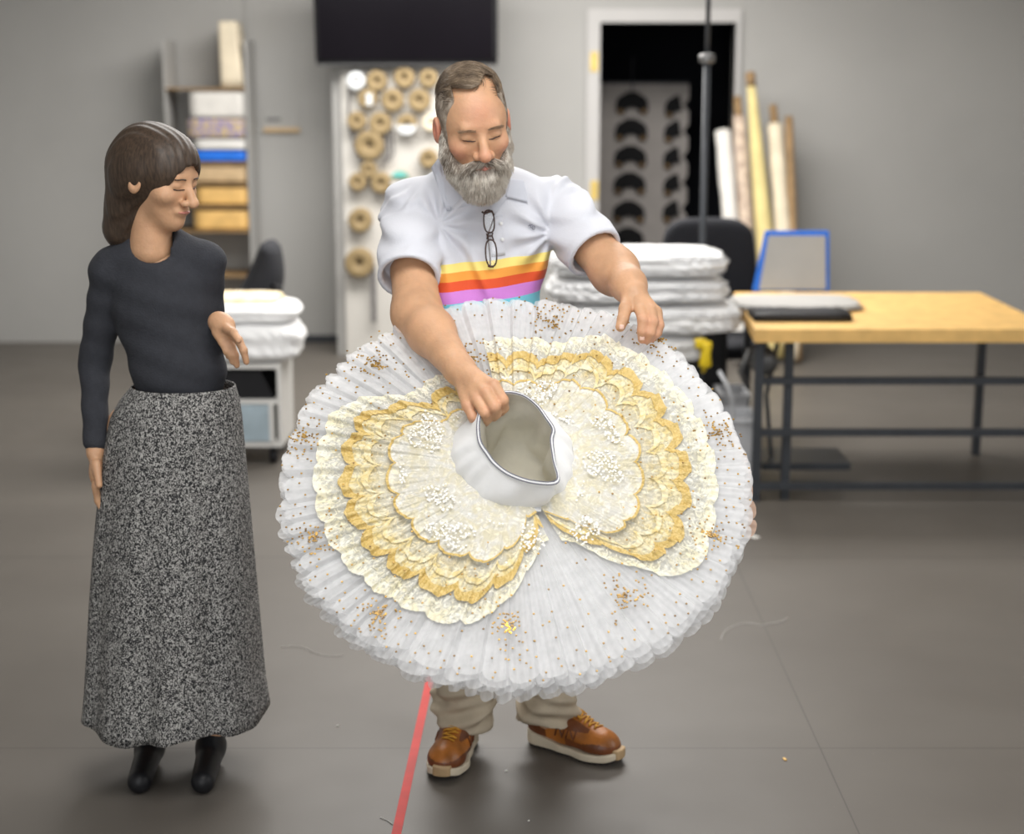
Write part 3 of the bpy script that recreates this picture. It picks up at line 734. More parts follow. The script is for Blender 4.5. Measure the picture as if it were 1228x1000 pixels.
# sewing table on the right
YA = 6.6
x0 = P(905, 404, YA).x; zt = P(0, 395, YA).z; x1 = x0+0.20
tbl = empty('sewing_table', (x0+0.1, YA, 0), 'light wood sewing table with dark metal legs at the right edge', 'table')
YZ = 7.75

XE = x0+1.25
V = [(x0, YA, zt-0.055), (XE, YA, zt-0.055), (XE, YZ, zt-0.055), (P(880, 352, YZ).x, YZ, zt-0.055)]
V += [(x, y, zt) for x, y, z in V]
m_ = MB(); m_.add(V, [(0,3,2,1),(4,5,6,7),(0,1,5,4),(1,2,6,5),(2,3,7,6),(3,0,4,7)]); m_.build('tabletop', M['wood_edge'], tbl)
for (x, y) in ((x0+0.015, YA+0.05), (x0+0.145, YA+0.08), (P(893, 400, 7.5).x, 7.5), (XE-0.06, YA+0.05), (XE-0.06, 7.5)):
    m_ = MB(); m_.box((x, y, 0), (x+0.035, y+0.035, zt-0.055)); m_.build('leg', M['dkmetal'], tbl)
for z, y in ((0.05, YA+0.05), (0.50, YA+0.07), (0.28, YA+0.06)):
    m_ = MB(); m_.box((x0+0.05, y, z), (XE-0.06, y+0.03, z+0.03)); m_.build('crossbar', M['dkmetal'], tbl)
m_ = MB(); m_.box((x0+0.02, YA+0.085, 0.05), (x0+0.045, 7.5, 0.075)); m_.build('crossbar', M['dkmetal'], tbl)
mo = MB(); mc = P(915, 432, 6.95); mo.lathe([(0, 0.07), (0.045, 0.07), (0.06, 0.05), (0.062, -0.06), (0.04, -0.08), (0, -0.08)], mc, 'Y', 20)
mo.tube([mc+Vector((-0.06, 0, 0.05)), mc+Vector((-0.1, 0, -0.05)), mc+Vector((-0.06, 0, -0.12))], 0.012, 8); mo.tube([mc+Vector((0, 0, 0.05)), mc+Vector((0, 0, 0.14))], 0.02, 8)
mo.build('motor', M['steel'], tbl, True)
m_ = MB(); pd = P(932, 560, 6.9); m_.box((pd.x-0.08, 6.8, 0.10), (pd.x+0.3, 7.1, 0.13)); m_.tube([(pd.x-0.02, 6.95, 0.13), (pd.x-0.05, 6.95, 0.4), (pd.x, 6.95, zt-0.06)], 0.01, 6); m_.build('treadle', M['dkmetal'], tbl)
# things on the table
V, F = soft_box((P(914, 0, 6.85).x, 6.80, zt), (P(914, 0, 6.85).x+0.42, 7.02, zt+0.035), 0.01, 6)
tag(mesh_obj('sewing_machine_bed', V, F, M['black']), 'flat black machine bed near the front edge of the wood table', 'machine')
rng = random.Random(4)
V, F = ruffle((P(893, 0, 7.25).x, 7.08, zt), (P(893, 0, 7.25).x+0.55, 7.5, zt+0.03), 41, M['offwhite'], 2, 0.03)
tag(mesh_obj('paper_pile', V, F, M['offwhite']), 'spread of white cloth and papers lying on the wood table', 'papers')
lp = empty('laptop', P(920, 345, 7.62), 'off-white panel with a bright blue edge standing open on the wood table', 'laptop')
A = P(903, 349, 7.62); B = P(918, 277, 7.68); ex = A.x+0.36
def slab(p4, d, name, mm, parent):
    V = [Vector(p) for p in p4]; V += [v+Vector((0, d, 0)) for v in V]
    m_ = MB(); m_.add(V, [(0,1,2,3),(7,6,5,4),(0,4,5,1),(1,5,6,2),(2,6,7,3),(3,7,4,0)]); return m_.build(name, mm, parent)
A.z = max(A.z, zt+0.002)
slab([A, (ex, A.y, A.z), (ex, B.y, B.z), B], 0.02, 'blue_case', M['blue'], lp)
A2 = P(911, 347, 7.60); B2 = P(922, 283, 7.66); A2.z = max(A2.z, zt+0.004)
slab([A2, (ex-0.02, A2.y, A2.z), (ex-0.02, B2.y, B2.z), B2], 0.012, 'pale_panel', M['offwhite'], lp)

# bins and tapes under the table
def bin_(px0, px1, py0, py1, Y, label):
    a = P(px0, py1, Y); b_ = P(px1, py0, Y); a.z = max(0, a.z)
    root = empty('storage_bin', ((a.x+b_.x)/2, Y+0.12, a.z), label, 'bin')
    m_ = MB(); tpr = 0.018; d = 0.24
    lo = [(a.x+tpr, Y+tpr), (b_.x-tpr, Y+tpr), (b_.x-tpr, Y+d-tpr), (a.x+tpr, Y+d-tpr)]; hi = [(a.x, Y), (b_.x, Y), (b_.x, Y+d), (a.x, Y+d)]
    V = [(x, y, a.z) for x, y in lo]+[(x, y, b_.z) for x, y in hi]
    k = 0.006; V += [(x+(k if i in (0, 3) else -k), y+(k if i < 2 else -k), b_.z) for i, (x, y) in enumerate(hi)]+[(x+(k if i in (0, 3) else -k), y+(k if i < 2 else -k), a.z+k) for i, (x, y) in enumerate(lo)]
    m_.add(V, [(3,2,1,0),(0,1,5,4),(1,2,6,5),(2,3,7,6),(3,0,4,7),(4,5,9,8),(5,6,10,9),(6,7,11,10),(7,4,8,11),(8,9,13,12),(9,10,14,13),(10,11,15,14),(11,8,12,15),(12,13,14,15)])
    m_.build('tub', M['clear_bin'], root)
    m_ = MB(); e = 0.01
    for (p, q) in (((a.x-e, Y-e), (b_.x+e, Y+0.004)), ((a.x-e, Y+d-0.004), (b_.x+e, Y+d+e)), ((a.x-e, Y+0.004), (a.x+0.004, Y+d-0.004)), ((b_.x-0.004, Y+0.004), (b_.x+e, Y+d-0.004))):
        m_.box((p[0], p[1], b_.z-0.012), (q[0], q[1], b_.z+0.004))
    m_.build('rim', M['clear_bin'], root)
bin_(868, 908, 503, 592, 6.70, 'translucent plastic bin on the floor beside the table leg')
bin_(864, 898, 474, 540, 7.15, 'translucent plastic bin behind the front one under the table')
q = P(845, 416, YT+0.06)
for i, (px, py, lab) in enumerate([(846, 425, 'larger yellow clamp under the white tulle stack'), (840, 412, 'small yellow cap above the larger yellow clamp')]):
    c = P(px, py, YT-0.08)
    hh = 0.055 if i == 0 else 0.02
    m_ = MB(); m_.lathe([(0, hh), (0.024, hh), (0.028, hh*0.8), (0.022, 0.0), (0.028, -hh*0.8), (0.02, -hh), (0, -hh)], c, 'Z', 16)
    if i == 0: m_.tube([c+Vector((0, 0, -hh)), c+Vector((0.0, 0.06, -hh-0.03)), Vector((c.x, c.y+0.1, P(0, 440, YT).z-0.015))], 0.008, 6)
    tag(m_.build('yellow_clamp', M['yellow'], None, True), lab, 'clamp')
# black bag/box right of the stack
a = P(842, 440, 7.1); b_ = P(886, 402, 7.1)
V, F = soft_box((a.x, 7.43, 0.0), (b_.x, 7.62, b_.z), 0.03, 8)
tag(mesh_obj('black_case', V, F, M['black']), 'black case standing behind the white stack and left of the table', 'case')
m_ = MB(); m_.tube([P(862, 445, 6.62), P(872, 462, 6.60), P(878, 480, 6.62), P(879, 500, 6.66), Vector((P(880, 0, 6.66).x, 6.66, 0.3)), Vector((P(862, 0, 6.66).x, 6.66, 0.02))], 0.009, 8)
tag(m_.build('hose', M['clear_bin'], None, True), 'pale curved hose beside the plastic bins', 'hose')

# floor tape, scraps and threads
a = FL(513, 812); a2 = FL(521, 812)
A_, B_ = FL(509.5, 820), FL(519, 820)
C_, D_ = FL(469.5, 1000), FL(481, 1000)
up = (A_-C_).normalized()
A_ += up*0.9; B_ += up*0.9; C_ -= up*0.02; D_ -= up*0.02
m_ = MB(); m_.add([C_, D_, B_, A_]+[v+Vector((0, 0, 0.0012)) for v in (C_, D_, B_, A_)], [(3,2,1,0),(4,5,6,7),(0,1,5,4),(1,2,6,5),(2,3,7,6),(3,0,4,7)])
tag(m_.build('floor_tape', M['tape']), 'straight red tape line stuck on the grey floor', 'tape')
def thread(pts, lab, r=0.0012):
    m_ = MB(); ps = [FL(x, y, 0.002) for x, y in pts]
    q = []
    for i in range(len(ps)-1):
        for k in range(6): q.append(ps[i].lerp(ps[i+1], k/6))
    for it in range(6): q = [q[0]]+[(q[i-1]+q[i]*2+q[i+1])/4 for i in range(1, len(q)-1)]+[q[-1]]
    m_.tube(q, r, 5); tag(m_.build('thread', M['thread'], None, True), lab, 'thread')
thread([(337, 776), (350, 774), (365, 776), (377, 783), (395, 787), (415, 785)], 'loose white thread curling on the floor left of the tutu')
thread([(864, 768), (868, 757), (882, 749), (897, 746), (912, 750), (922, 748), (936, 746), (947, 740)], 'loose white thread curling on the floor at right', 0.0012)
thread([(456, 980), (464, 983), (472, 989)], 'short white thread crossing the red tape near the front')
def scrap(px, py, w, h, rot, lab, mm=None):
    c = FL(px, py, 0.0); V, F = soft_box((-w, -h, 0), (w, h, 0.004), 0.0018, 4)
    R_ = Matrix.Translation(c) @ Matrix.Rotation(rot, 4, 'Z')
    tag(mesh_obj('paper_scrap', [R_ @ v for v in V], F, mm or M['scrap']), lab, 'scrap')
scrap(904, 644, 0.022, 0.013, -0.9, 'white scrap on the floor under the table end at right')
scrap(941, 911, 0.004, 0.008, 0.2, 'tiny orange scrap at the right edge of the floor', M['wood_edge'])
scrap(607, 925, 0.004, 0.003, 0.4, 'tiny white fleck on the floor between the shoes')
scrap(634, 985, 0.003, 0.002, 0.9, 'tiny white fleck on the floor below the shoes')
scrap(405, 871, 0.004, 0.002, 0.3, 'tiny pale fleck on the floor left of the red tape')

# ------------------------------------------------------------------ the tutu
EL = math.radians(47)
TC = P(617, 572, 3.45)
Nn = Vector((0, -math.cos(EL), math.sin(EL))); Uu = Vector((1, 0, 0)); Vv = Vector((0, math.sin(EL), math.cos(EL)))
TCn, Nnn, Uun, Vvn = [np.array(v) for v in (TC, Nn, Uu, Vv)]
def disc(th, r, h):
    th = np.asarray(th, float); r = np.asarray(r, float); h = np.asarray(h, float)
    rx = r*1.0; ry = r*np.where(np.sin(th) > 0, 0.985, 0.965)
    h = h-0.10*np.clip(r, 0, 1)**2*(0.6)      # plate droops a little towards the rim
    return TCn+(rx*np.cos(th))[..., None]*Uun+(ry*np.sin(th))[..., None]*Vvn+h[..., None]*Nnn
def sstep(x, a, b):
    t = np.clip((x-a)/(b-a), 0, 1); return t*t*(3-2*t)
def petal(th, s=0.0):
    K = 58+round(2*s)
    return (K*(th+0.055*np.sin(5*th+0.3*s)+0.022*np.sin(11*th+2*s)+0.05*np.sin(2*th+s))/(2*math.pi)+0.37*s) % 1.0
def pleat(th, s=0.0):
    f = petal(th, s)
    g = np.where(f < 0.86, f/0.86, (1-f)/0.14)
    return (2*g-1)*0.80+0.35*np.sin(15*th+s*2)*np.sin(4*th+s)+0.10*np.sin(190*th+3*np.sin(9*th+s))
def wav(r): return 0.0088*sstep(r, 0.10, 0.46)
def htop(th, r): return 0.020+wav(r)*pleat(th, 0.0)
def on_plane(px, py, h):
    d = ray(px, py); o = Vector((0, 0, CAMZ)); t = (TC+Nn*h-o).dot(Nn)/d.dot(Nn); return o+d*t
def closed_curve(pts, n):
    P_ = [np.array(p) for p in pts]; m = len(P_); out = []
    for i in range(n):
        f = i*m/n; k = int(f); t = f-k
        p0, p1, p2, p3 = P_[(k-1) % m], P_[k % m], P_[(k+1) % m], P_[(k+2) % m]
        out.append(0.5*((2*p1)+(-p0+p2)*t+(2*p0-5*p1+4*p2-p3)*t*t+(-p0+3*p1-3*p2+p3)*t**3))
    return np.array(out)
rim_px = [(606,471,.135),(626,474,.125),(643,486,.115),(655,502,.110),(663,515,.105),(661,528,.10),(664,552,.10),(668,577,.10),(640,578,.10),(612,569,.10),(594,556,.10),(584,543,.105),(576,530,.11),(574,512,.115),(577,494,.125),(588,478,.135)]
base_px = [(606,500),(632,502),(658,508),(680,520),(690,540),(688,565),(676,590),(652,606),(622,611),(592,606),(566,592),(548,572),(541,548),(543,524),(556,508),(580,501)]
_b = closed_curve([on_plane(x, y, 0.022) for x, y in base_px], 256)-TCn
_a = np.arctan2(_b@Vvn, _b@Uun) % (2*math.pi); _r = np.hypot(_b@Vvn, _b@Uun); _o = np.argsort(_a)
def r_base(th): return np.interp(np.asarray(th) % (2*math.pi), _a[_o], _r[_o], period=2*math.pi)
tutu = empty('tutu', TC, 'white ballet tutu with gold lace and rhinestones held by the man', 'tutu')
def polar_sheet(name, th, r_in, r_out, hf, nr, m, parent=tutu, edge_pow=None, closed=False, both=False):
    nt_ = len(th)
    k = np.linspace(0, 1, nr)[None, :]
    R = r_in[:, None]+(r_out-r_in)[:, None]*k; T = np.repeat(th[:, None], nr, 1)
    V = disc(T, R, hf(T, R)).reshape(-1, 3)
    i = np.arange(nt_ if closed else nt_-1)[:, None]; j = np.arange(nr-1)[None, :]
    i2 = (i+1) % nt_
    F = np.stack([i*nr+j, i*nr+j+1, i2*nr+j+1, i2*nr+j], -1).reshape(-1, 4)
    o = mesh_obj(name, V, F, m, parent)
    if edge_pow is not None:
        e = np.repeat(k, nt_, 0)**edge_pow
        if both: e = np.ones_like(e)
        at = o.data.attributes.new('edge', 'FLOAT', 'POINT'); at.data.foreach_set('value', e.reshape(-1).astype(f32))
    return o
NT = 2600
TH = np.linspace(0, 2*math.pi, NT, endpoint=False)
RT = 0.526
def rim(th, R, k, ph, dep=0.012):
    f = (k*th/(2*math.pi)+ph) % 1.0; t = 2*f-1
    return R-dep*t*t*(0.7+0.5*np.abs(t))+0.004*np.sin(7*th+ph*9)+0.003*np.sin(23*th+ph*5)
def rimp(th, R, s, dep=0.025):
    t = 2*petal(th, s)-1; t = np.abs(t)
    return R-dep*(1-np.sqrt(np.clip(1-0.97*t**2.8, 0, 1)))+0.004*np.sin(7*th+s)+0.0035*np.sin(19*th+s*5)
for i in range(6):
    R = RT*(0.968+0.032*((i*37) % 11)/10)
    if i == 0: R = RT*0.965
    s = i*1.3
    off = 0.018-i*0.012
    lay = polar_sheet('tulle_layer', TH, r_base(TH)-0.010, rimp(TH, R, s), (lambda o_, s_: (lambda t, r: o_+wav(r)*(1.0+0.12*s_)*pleat(t, s_)))(off, s), 16,
                M['tulle_top'] if i < 2 else M['tulle'], closed=True)
# short underlayers
for i in range(3):
    polar_sheet('under_ruffle', TH, r_base(TH)-0.010, rimp(TH, 0.50-0.04*i, 5.0+i), (lambda o_, s_: (lambda t, r: o_+1.3*wav(r)*pleat(t, s_)))(-0.065-0.02*i, 5.0+i), 10, M['tulle'], closed=True)
thn = np.linspace(math.radians(-14), math.radians(17), 160)
polar_sheet('peach_layer', thn, np.full(160, 0.38), rimp(thn, RT*1.012, 2.2), lambda t, r: -0.05+1.2*wav(r)*pleat(t, 2.2), 8, M['nude'])

LOBES = [('left', math.radians(118), math.radians(292)), ('right', math.radians(-61), math.radians(101))]
def lobe_env(th, a, b, ra, wa=math.radians(38)):
    ta = sstep(th-a, 0, wa); tb = sstep(b-th, 0, wa)
    return ra*(0.42+0.58*np.minimum(ta, tb))
def scal(th, R, n_per_rad, dep, ph=0):
    f = (n_per_rad*th+ph) % 1.0; t = 2*f-1
    return R+dep*np.sqrt(np.clip(1-0.97*t*t, 0, 1))-dep*0.6
stone_pts = []
for nm, a, b in LOBES:
    n = 700; th = np.linspace(a, b, n)
    wa = math.radians(38)
    # which end of the lobe lies at the bottom gap (narrow) and which at the top
    def env(R, soft=1.0, a=a, b=b, th=th):
        lo = sstep(th-a, 0, wa*(0.8 if nm == 'right' else 1.1)); hi = sstep(b-th, 0, wa*1.1)
        if nm == 'left': lo = 0.45+0.55*lo; lo = np.maximum(lo, 0.72)
        else: hi = np.maximum(0.45+0.55*hi, 0.86)
        m1 = (0.45+0.55*lo) if nm == 'right' else lo
        m2 = (0.45+0.55*hi) if nm == 'left' else hi
        k_ = (1-0.085*np.exp(-((th-math.radians(255))/0.75)**2)) if nm == 'left' else (1+0.05*np.exp(-((th+0.75)/0.4)**2))
        return R*np.minimum(m1, m2)*k_
    cr = env(0.438)
    polar_sheet('cream_lace', th, r_base(th)+0.002, scal(th, cr, 5.2, 0.014), lambda t, r: htop(t, r)+0.005, 22, M['cream'], edge_pow=6)
    gr = env(0.372)
    go = scal(th, gr, 4.1, 0.036, 0.3)
    polar_sheet('gold_gauze', th, r_base(th)+0.003, go-0.014, lambda t, r: htop(t, r)+0.008, 20, M['gauze'], edge_pow=4)
    polar_sheet('gold_border', th, go-0.024-0.003*np.sin(40*th), go+0.002*np.sin(55*th+1), lambda t, r: htop(t, r)+0.011, 6, M['gold'], edge_pow=1, both=True)
    # inner garland of gold loops
    m_ = MB()
    g2 = env(0.318)
    go2 = scal(th, g2, 4.1, 0.045, 0.3)
    polar_sheet('gold_loops', th, go2-0.013-0.003*np.sin(30*th), go2, lambda t, r: htop(t, r)+0.012, 5, M['gauze'], edge_pow=1, both=True)
    iv = env(0.272); ivo = scal(th, iv, 3.3, 0.024, 0.8)
    polar_sheet('ivory_lace', th, r_base(th)-0.006, ivo, lambda t, r: htop(t, r)+0.015+0.006*np.sin(9*t)*sstep(r, 0.1, 0.25), 14, M['ivory'], edge_pow=10)
    polar_sheet('gold_cord', th, ivo-0.005, ivo+0.001, lambda t, r: htop(t, r)+0.0175+0.006*np.sin(9*t)*sstep(r, 0.1, 0.25), 3, M['gold'], edge_pow=1, both=True)
    # pearl sequins, too many to count
    rng = np.random.default_rng(3 if nm == 'left' else 4)
    k = 1300; t_ = rng.uniform(a+0.10, b-0.08, k); rr = 0.15+0.10*rng.random(k)**0.8
    ok = rr > r_base(t_)+0.012; t_, rr = t_[ok], rr[ok]
    keep = (np.sin(9*t_+40*rr)+np.sin(5*t_-31*rr+1)) > 0.25
    t_, rr = t_[keep], rr[keep]
    c = disc(t_, rr, htop(t_, rr)+0.022+rng.random(len(t_))*0.003)
    nrm = rng.normal(0, 0.22, (len(t_), 3))+Nnn; nrm /= np.linalg.norm(nrm, axis=1)[:, None]
    u = np.cross(nrm, [1, 0.2, 0]); u /= np.linalg.norm(u, axis=1)[:, None]; v = np.cross(nrm, u)
    VV = np.stack([c+(u*math.cos(q*math.pi/3)+v*math.sin(q*math.pi/3))*0.0026 for q in range(6)], 1).reshape(-1, 3)
    FF = (np.arange(len(c))[:, None]*6+np.arange(6)[None, :])
    o = mesh_obj('pearl_sequins', VV, FF, M['sequin'], tutu); o['kind'] = 'stuff'

# rhinestones
rng = np.random.default_rng(7)
def px_to_disc(px, py):
    d = ray(px, py); o = Vector((0, 0, CAMZ)); t = (TC-o).dot(Nn)/d.dot(Nn); q = o+d*t-TC
    return math.atan2(q.dot(Vv), q.dot(Uu)), math.hypot(q.dot(Vv), q.dot(Uu))
pts = []
clusters = [(450,440),(365,525),(378,650),(455,745),(610,765),(748,728),(850,645),(858,520),(790,407),(660,387),(568,437)]
for cx_, cy_ in clusters:
    t0, r0 = px_to_disc(cx_, cy_)
    x0_, y0_ = r0*math.cos(t0), r0*math.sin(t0)
    for k in range(74):
        rad = abs(rng.normal(0, 0.034))+0.002; an = rng.uniform(0, 6.283)
        x, y = x0_+rad*math.cos(an), y0_+rad*math.sin(an)
        pts.append((math.atan2(y, x), math.hypot(x, y), 1 if rad < 0.016 else 0))
for rr_ in np.arange(0.20, 0.515, 0.024):
    nn = int(2*math.pi*rr_/0.034)
    for k in range(nn):
        if rr_ < 0.44 and rng.random() < 0.72: continue
        t = 2*math.pi*(k+0.5*rng.random())/nn; pts.append((t, rr_+rng.uniform(-0.008, 0.008), 0))
pts = [p for p in pts if p[1] < 0.515]
def gem(c, r, nrm):
    u = Vector(nrm).orthogonal().normalized(); v = Vector(nrm).cross(u); c = Vector(c); V = []
    for s, h in ((1.0, 0.0), (0.62, 0.0014)):
        for q in range(6): V.append(c+(u*math.cos(q*1.0472)+v*math.sin(q*1.0472))*r*s+Vector(nrm)*h)
    F = [tuple(range(6, 12))]+[(q, (q+1) % 6, 6+(q+1) % 6, 6+q) for q in range(6)]
    return V, F
order = sorted(range(len(pts)), key=lambda i: (-pts[i][2]*0, math.sin(pts[i][0])*pts[i][1]))
small = MB(); single = set(order[:100])
for i, (t, r, kk) in enumerate(pts):
    c = disc(np.array(t), np.array(r), np.array(htop(np.array(t), np.array(r))+0.0045+(0.013 if r < 0.42 else 0)))
    V, F = gem(c, 0.0029 if kk else 0.0027, Nn)
    if i in single: MB().add(V, F).build('rhinestone', M['stone_b'] if kk else M['stone'], tutu)
    else: small.add(V, F)
o = small.build('rhinestones', M['stone'], tutu); o['kind'] = 'stuff'

# basque: the white tube above the plate, rim held by the hand
hz = 0.105
nb = 128
rimc = closed_curve([on_plane(x, y, h) for x, y, h in rim_px], nb)
basec = closed_curve([on_plane(x, y, 0.022) for x, y in base_px], nb)
cen = rimc.mean(0)
rings = []; nk = 12
for j in range(nk+1):
    u = j/nk
    s = u**1.25
    ring = basec*(1-s)+rimc*s
    bulge = 0.020*math.sin(u*math.pi)
    out_d = ring-ring.mean(0); out_d /= np.linalg.norm(out_d, axis=1)[:, None]
    an_ = np.arange(nb)*2*math.pi/nb
    wr = (0.0050*np.sin(an_*7+1.5*np.sin(an_*2)+1.2*u)+0.0035*np.sin(an_*16+2*np.sin(3*an_)-2*u))*math.sin(min(1, u*1.1)*math.pi)**0.7*(1-0.3*u)
    rings.append(ring+out_d*(bulge*0.35+wr)[:, None])
def loft(rings, name, m, parent, flip=False):
    V = np.concatenate(rings); F = []
    for j in range(len(rings)-1):
        for k in range(nb):
            k2 = (k+1) % nb; q = (j*nb+k, j*nb+k2, (j+1)*nb+k2, (j+1)*nb+k)
            F.append(q[::-1] if flip else q)
    return mesh_obj(name, V, F, m, parent)
loft(rings, 'basque', M['basque'], tutu)
# lining inside
inn = []
for j in range(10):
    u = j/9
    ring = rimc*(1-u)+(cen+(rimc-cen)*0.80-Nnn*0.165)*u
    ring = cen+(ring-cen)*(0.975 if j == 0 else 0.97)-Nnn*(0.0 if j else 0.0)
    ring = ring+0.005*math.sin(min(1,u*2)*1.57)*np.sin(np.arange(nb)[:, None]*2*math.pi*7/nb+6*u)*Uun+0.004*np.sin(9*u+np.arange(nb)[:, None]*2*math.pi*3/nb)*Vvn
    inn.append(ring)
for s in (0.6, 0.35, 0.12, 0.01): inn.append(inn[9].mean(0)+(inn[9]-inn[9].mean(0))*s-Nnn*0.012*(1-s))
loft(inn, 'lining', M['lining'], tutu, True)
def band(name, off0, off1, m, lift):
    r0 = rimc-Nnn*off0; r1 = rimc-Nnn*off1
    def ex(r, k=1.0): d = r-cen; d -= np.outer(d@Nnn, Nnn); return r+d/np.linalg.norm(d, axis=1)[:, None]*lift
    loft([ex(r0), ex(r1)], name, m, tutu, True)
def rim_tube(name, shift_out, shift_n, r, m):
    d = rimc-cen; d -= np.outer(d@Nnn, Nnn); d /= np.linalg.norm(d, axis=1)[:, None]
    c = rimc+d*shift_out+Nnn*shift_n
    q = MB(); q.tube([Vector(v) for v in c]+[Vector(c[0])], r, 6, False); return q.build(name, m, tutu, True)
rim_tube('waistband', 0.000, 0.0, 0.0034, M['basque'])
rim_tube('waistband_stripe', -0.0016, 0.0030, 0.0015, M['band'])
rim_tube('waistband_stripe', 0.0040, 0.0000, 0.0013, M['band'])
# white cloth strip hanging below the basque
m_ = MB(); g = [on_plane(x, y, 0.03) for x, y in ((628, 598), (650, 600), (649, 613), (636, 613))]
m_.add(g+[v-Nn*0.004 for v in g], [(0,1,2,3),(7,6,5,4),(0,4,5,1),(1,5,6,2),(2,6,7,3),(3,7,4,0)]); m_.build('cloth_tab', M['basque'], tutu)

# ------------------------------------------------------------------ the man
man = empty('person', (0.06, 4.05, 0), 'person, bearded man in white polo with rainbow stripes and khaki trousers, looking down', 'person')
H0 = P(567, 150, 3.82)
def rotm():
    yaw, pitch, roll = math.radians(13), math.radians(20), math.radians(-7)
    # local: x image right, y forward (face), z up
    base = Matrix(((1, 0, 0), (0, -1, 0), (0, 0, 1))).transposed()       # columns: x->X, y->-Y, z->Z (mirror handled below)
    ex = Vector((1, 0, 0)); ef = Vector((0, -1, 0)); eu = Vector((0, 0, 1))
    R1 = Matrix.Rotation(roll, 3, Vector((0, -1, 0)))
    Rp = Matrix.Rotation(pitch, 3, Vector((1, 0, 0)))
    Ry = Matrix.Rotation(yaw, 3, Vector((0, 0, 1)))
    Rr = Matrix.Rotation(-roll*-1, 3, Vector((0, 1, 0)))
    Q = Rr @ Ry @ Rp
    return Q @ ex, Q @ ef, Q @ eu
EX, EF, EU = rotm()
# the pitch above tips the face downwards: forward vector must point below the horizon
LM = np.array([EX, EF, EU])               # rows: local axes in world
def L2W(p): return H0+EX*p[0]+EF*p[1]+EU*p[2]
def tolocal(p):
    x, y, z = p[0]-H0.x, p[1]-H0.y, p[2]-H0.z
    return tuple(LM[i][0]*x+LM[i][1]*y+LM[i][2]*z for i in range(3))
def head_l(q, ears=True):
    d = ell(q, (0, -0.018, 0.038), (0.077, 0.098, 0.090))
    d = smin(d, ell(q, (0, 0.030, 0.018), (0.067, 0.064, 0.075)), 0.03)
    d = smin(d, ell(q, (0, 0.034, -0.046), (0.058, 0.056, 0.068)), 0.03)
    d = smin(d, ell(q, (0, 0.060, -0.095), (0.030, 0.030, 0.026)), 0.025)
    d = smin(d, cone(q, (-0.036, 0.081, 0.026), (0.036, 0.081, 0.026), 0.010, 0.010), 0.014)
    for s in (-1, 1):
        d = smin(d, ell(q, (s*0.045, 0.058, -0.024), (0.024, 0.027, 0.022)), 0.018)
        d = smax(d, -ell(q, (s*0.032, 0.106, 0.006), (0.019, 0.015, 0.011)), 0.012)
        d = smin(d, ell(q, (s*0.032, 0.0795, 0.006), (0.0165, 0.0125, 0.0115)), 0.006)      # lowered lid over the eye
        d = smax(d, -cone(q, (s*0.019, 0.0945, -0.0025), (s*0.045, 0.0855, -0.0005), 0.0016, 0.0012), 0.0015)
    d = smin(d, cone(q, (0, 0.088, 0.014), (0, 0.115, -0.031), 0.0080, 0.0135), 0.009)
    d = smin(d, ell(q, (0, 0.116, -0.034), (0.0155, 0.014, 0.013)), 0.006)
    for s in (-1, 1):
        d = smin(d, ell(q, (s*0.0170, 0.102, -0.037), (0.0095, 0.0115, 0.0095)), 0.005)
        d = smax(d, -ell(q, (s*0.0075, 0.112, -0.0445), (0.004, 0.006, 0.004)), 0.002)
    d = smin(d, ell(q, (0, 0.086, -0.062), (0.026, 0.014, 0.013)), 0.01)
    if not ears: return d
    for s in (-1, 1):                                                                        # ears
        e = ell(q, (s*0.084, -0.008, -0.004), (0.0095, 0.021, 0.032))
        e = smax(e, -ell(q, (s*0.093, -0.002, -0.001), (0.007, 0.012, 0.020)), 0.004)
        d = smin(d, e, 0.006)
    return d
neckb = P(577, 228, 3.98)
def head_f(p):
    q = tolocal(p)
    d = head_l(q)
    a = L2W((0, -0.03, -0.05))
    n_ = cone(p, a, neckb, 0.058, 0.068)
    return smin(d, n_, 0.02)
hv = snet(head_f, (H0.x-0.16, H0.y-0.17, H0.z-0.27), (H0.x+0.16, H0.y+0.26, H0.z+0.18), 0.0026)

# arms
def W3(t): return P(*t)
RS, RE, RW = P(492, 266, 4.0), P(500, 376, 3.78), P(551, 443, 3.56)
def fing(p, pts, r): return chain(p, [P(*t) for t in pts], r, 0.004)
fr = [
 [(585,455,3.50),(592,462,3.465),(603,480,3.435),(604,489,3.45),(600,494,3.475)],
 [(577,461,3.485),(583,471,3.45),(593,488,3.42),(595,496,3.44),(592,500,3.465)],
 [(568,469,3.485),(573,480,3.45),(582,495,3.425),(584,502,3.445),(582,506,3.47)],
 [(558,475,3.49),(561,487,3.46),(567,500,3.445),(569,506,3.46),(569,509,3.48)]]
def arm_r(p):
    d = smin(cone(p, RS, RS.lerp(RE, 0.55), 0.046, 0.055), cone(p, RS.lerp(RE, 0.55), RE, 0.055, 0.056), 0.01)
    mid = RE.lerp(RW, 0.35)
    d = smin(d, cone(p, RE, mid, 0.056, 0.052), 0.03)
    d = smin(d, cone(p, mid, RW, 0.052, 0.034), 0.03)
    palm = [P(552, 447, 3.555), P(574, 464, 3.485)]
    d = smin(d, cone(p, RW, P(571, 460, 3.50), 0.031, 0.028), 0.02)
    for a in fr: d = smin(d, cone(p, P(553, 448, 3.55), P(*a[1]), 0.020, 0.0135), 0.010)
    for i, a in enumerate(fr):
        d = smin(d, fing(p, a[1:], [0.0138, 0.0128, 0.0115, 0.0105] if i < 3 else [0.012, 0.011, 0.0100, 0.009]), 0.004)
    th = fing(p, [(556, 462, 3.545), (566, 480, 3.51), (580, 490, 3.495), (592, 492, 3.49)], [0.017, 0.015, 0.0125, 0.010])
    d = smin(d, th, 0.008)
    return d
LS, LE, LW = P(684, 266, 4.01), P(737, 325, 3.90), P(759, 351, 3.76)
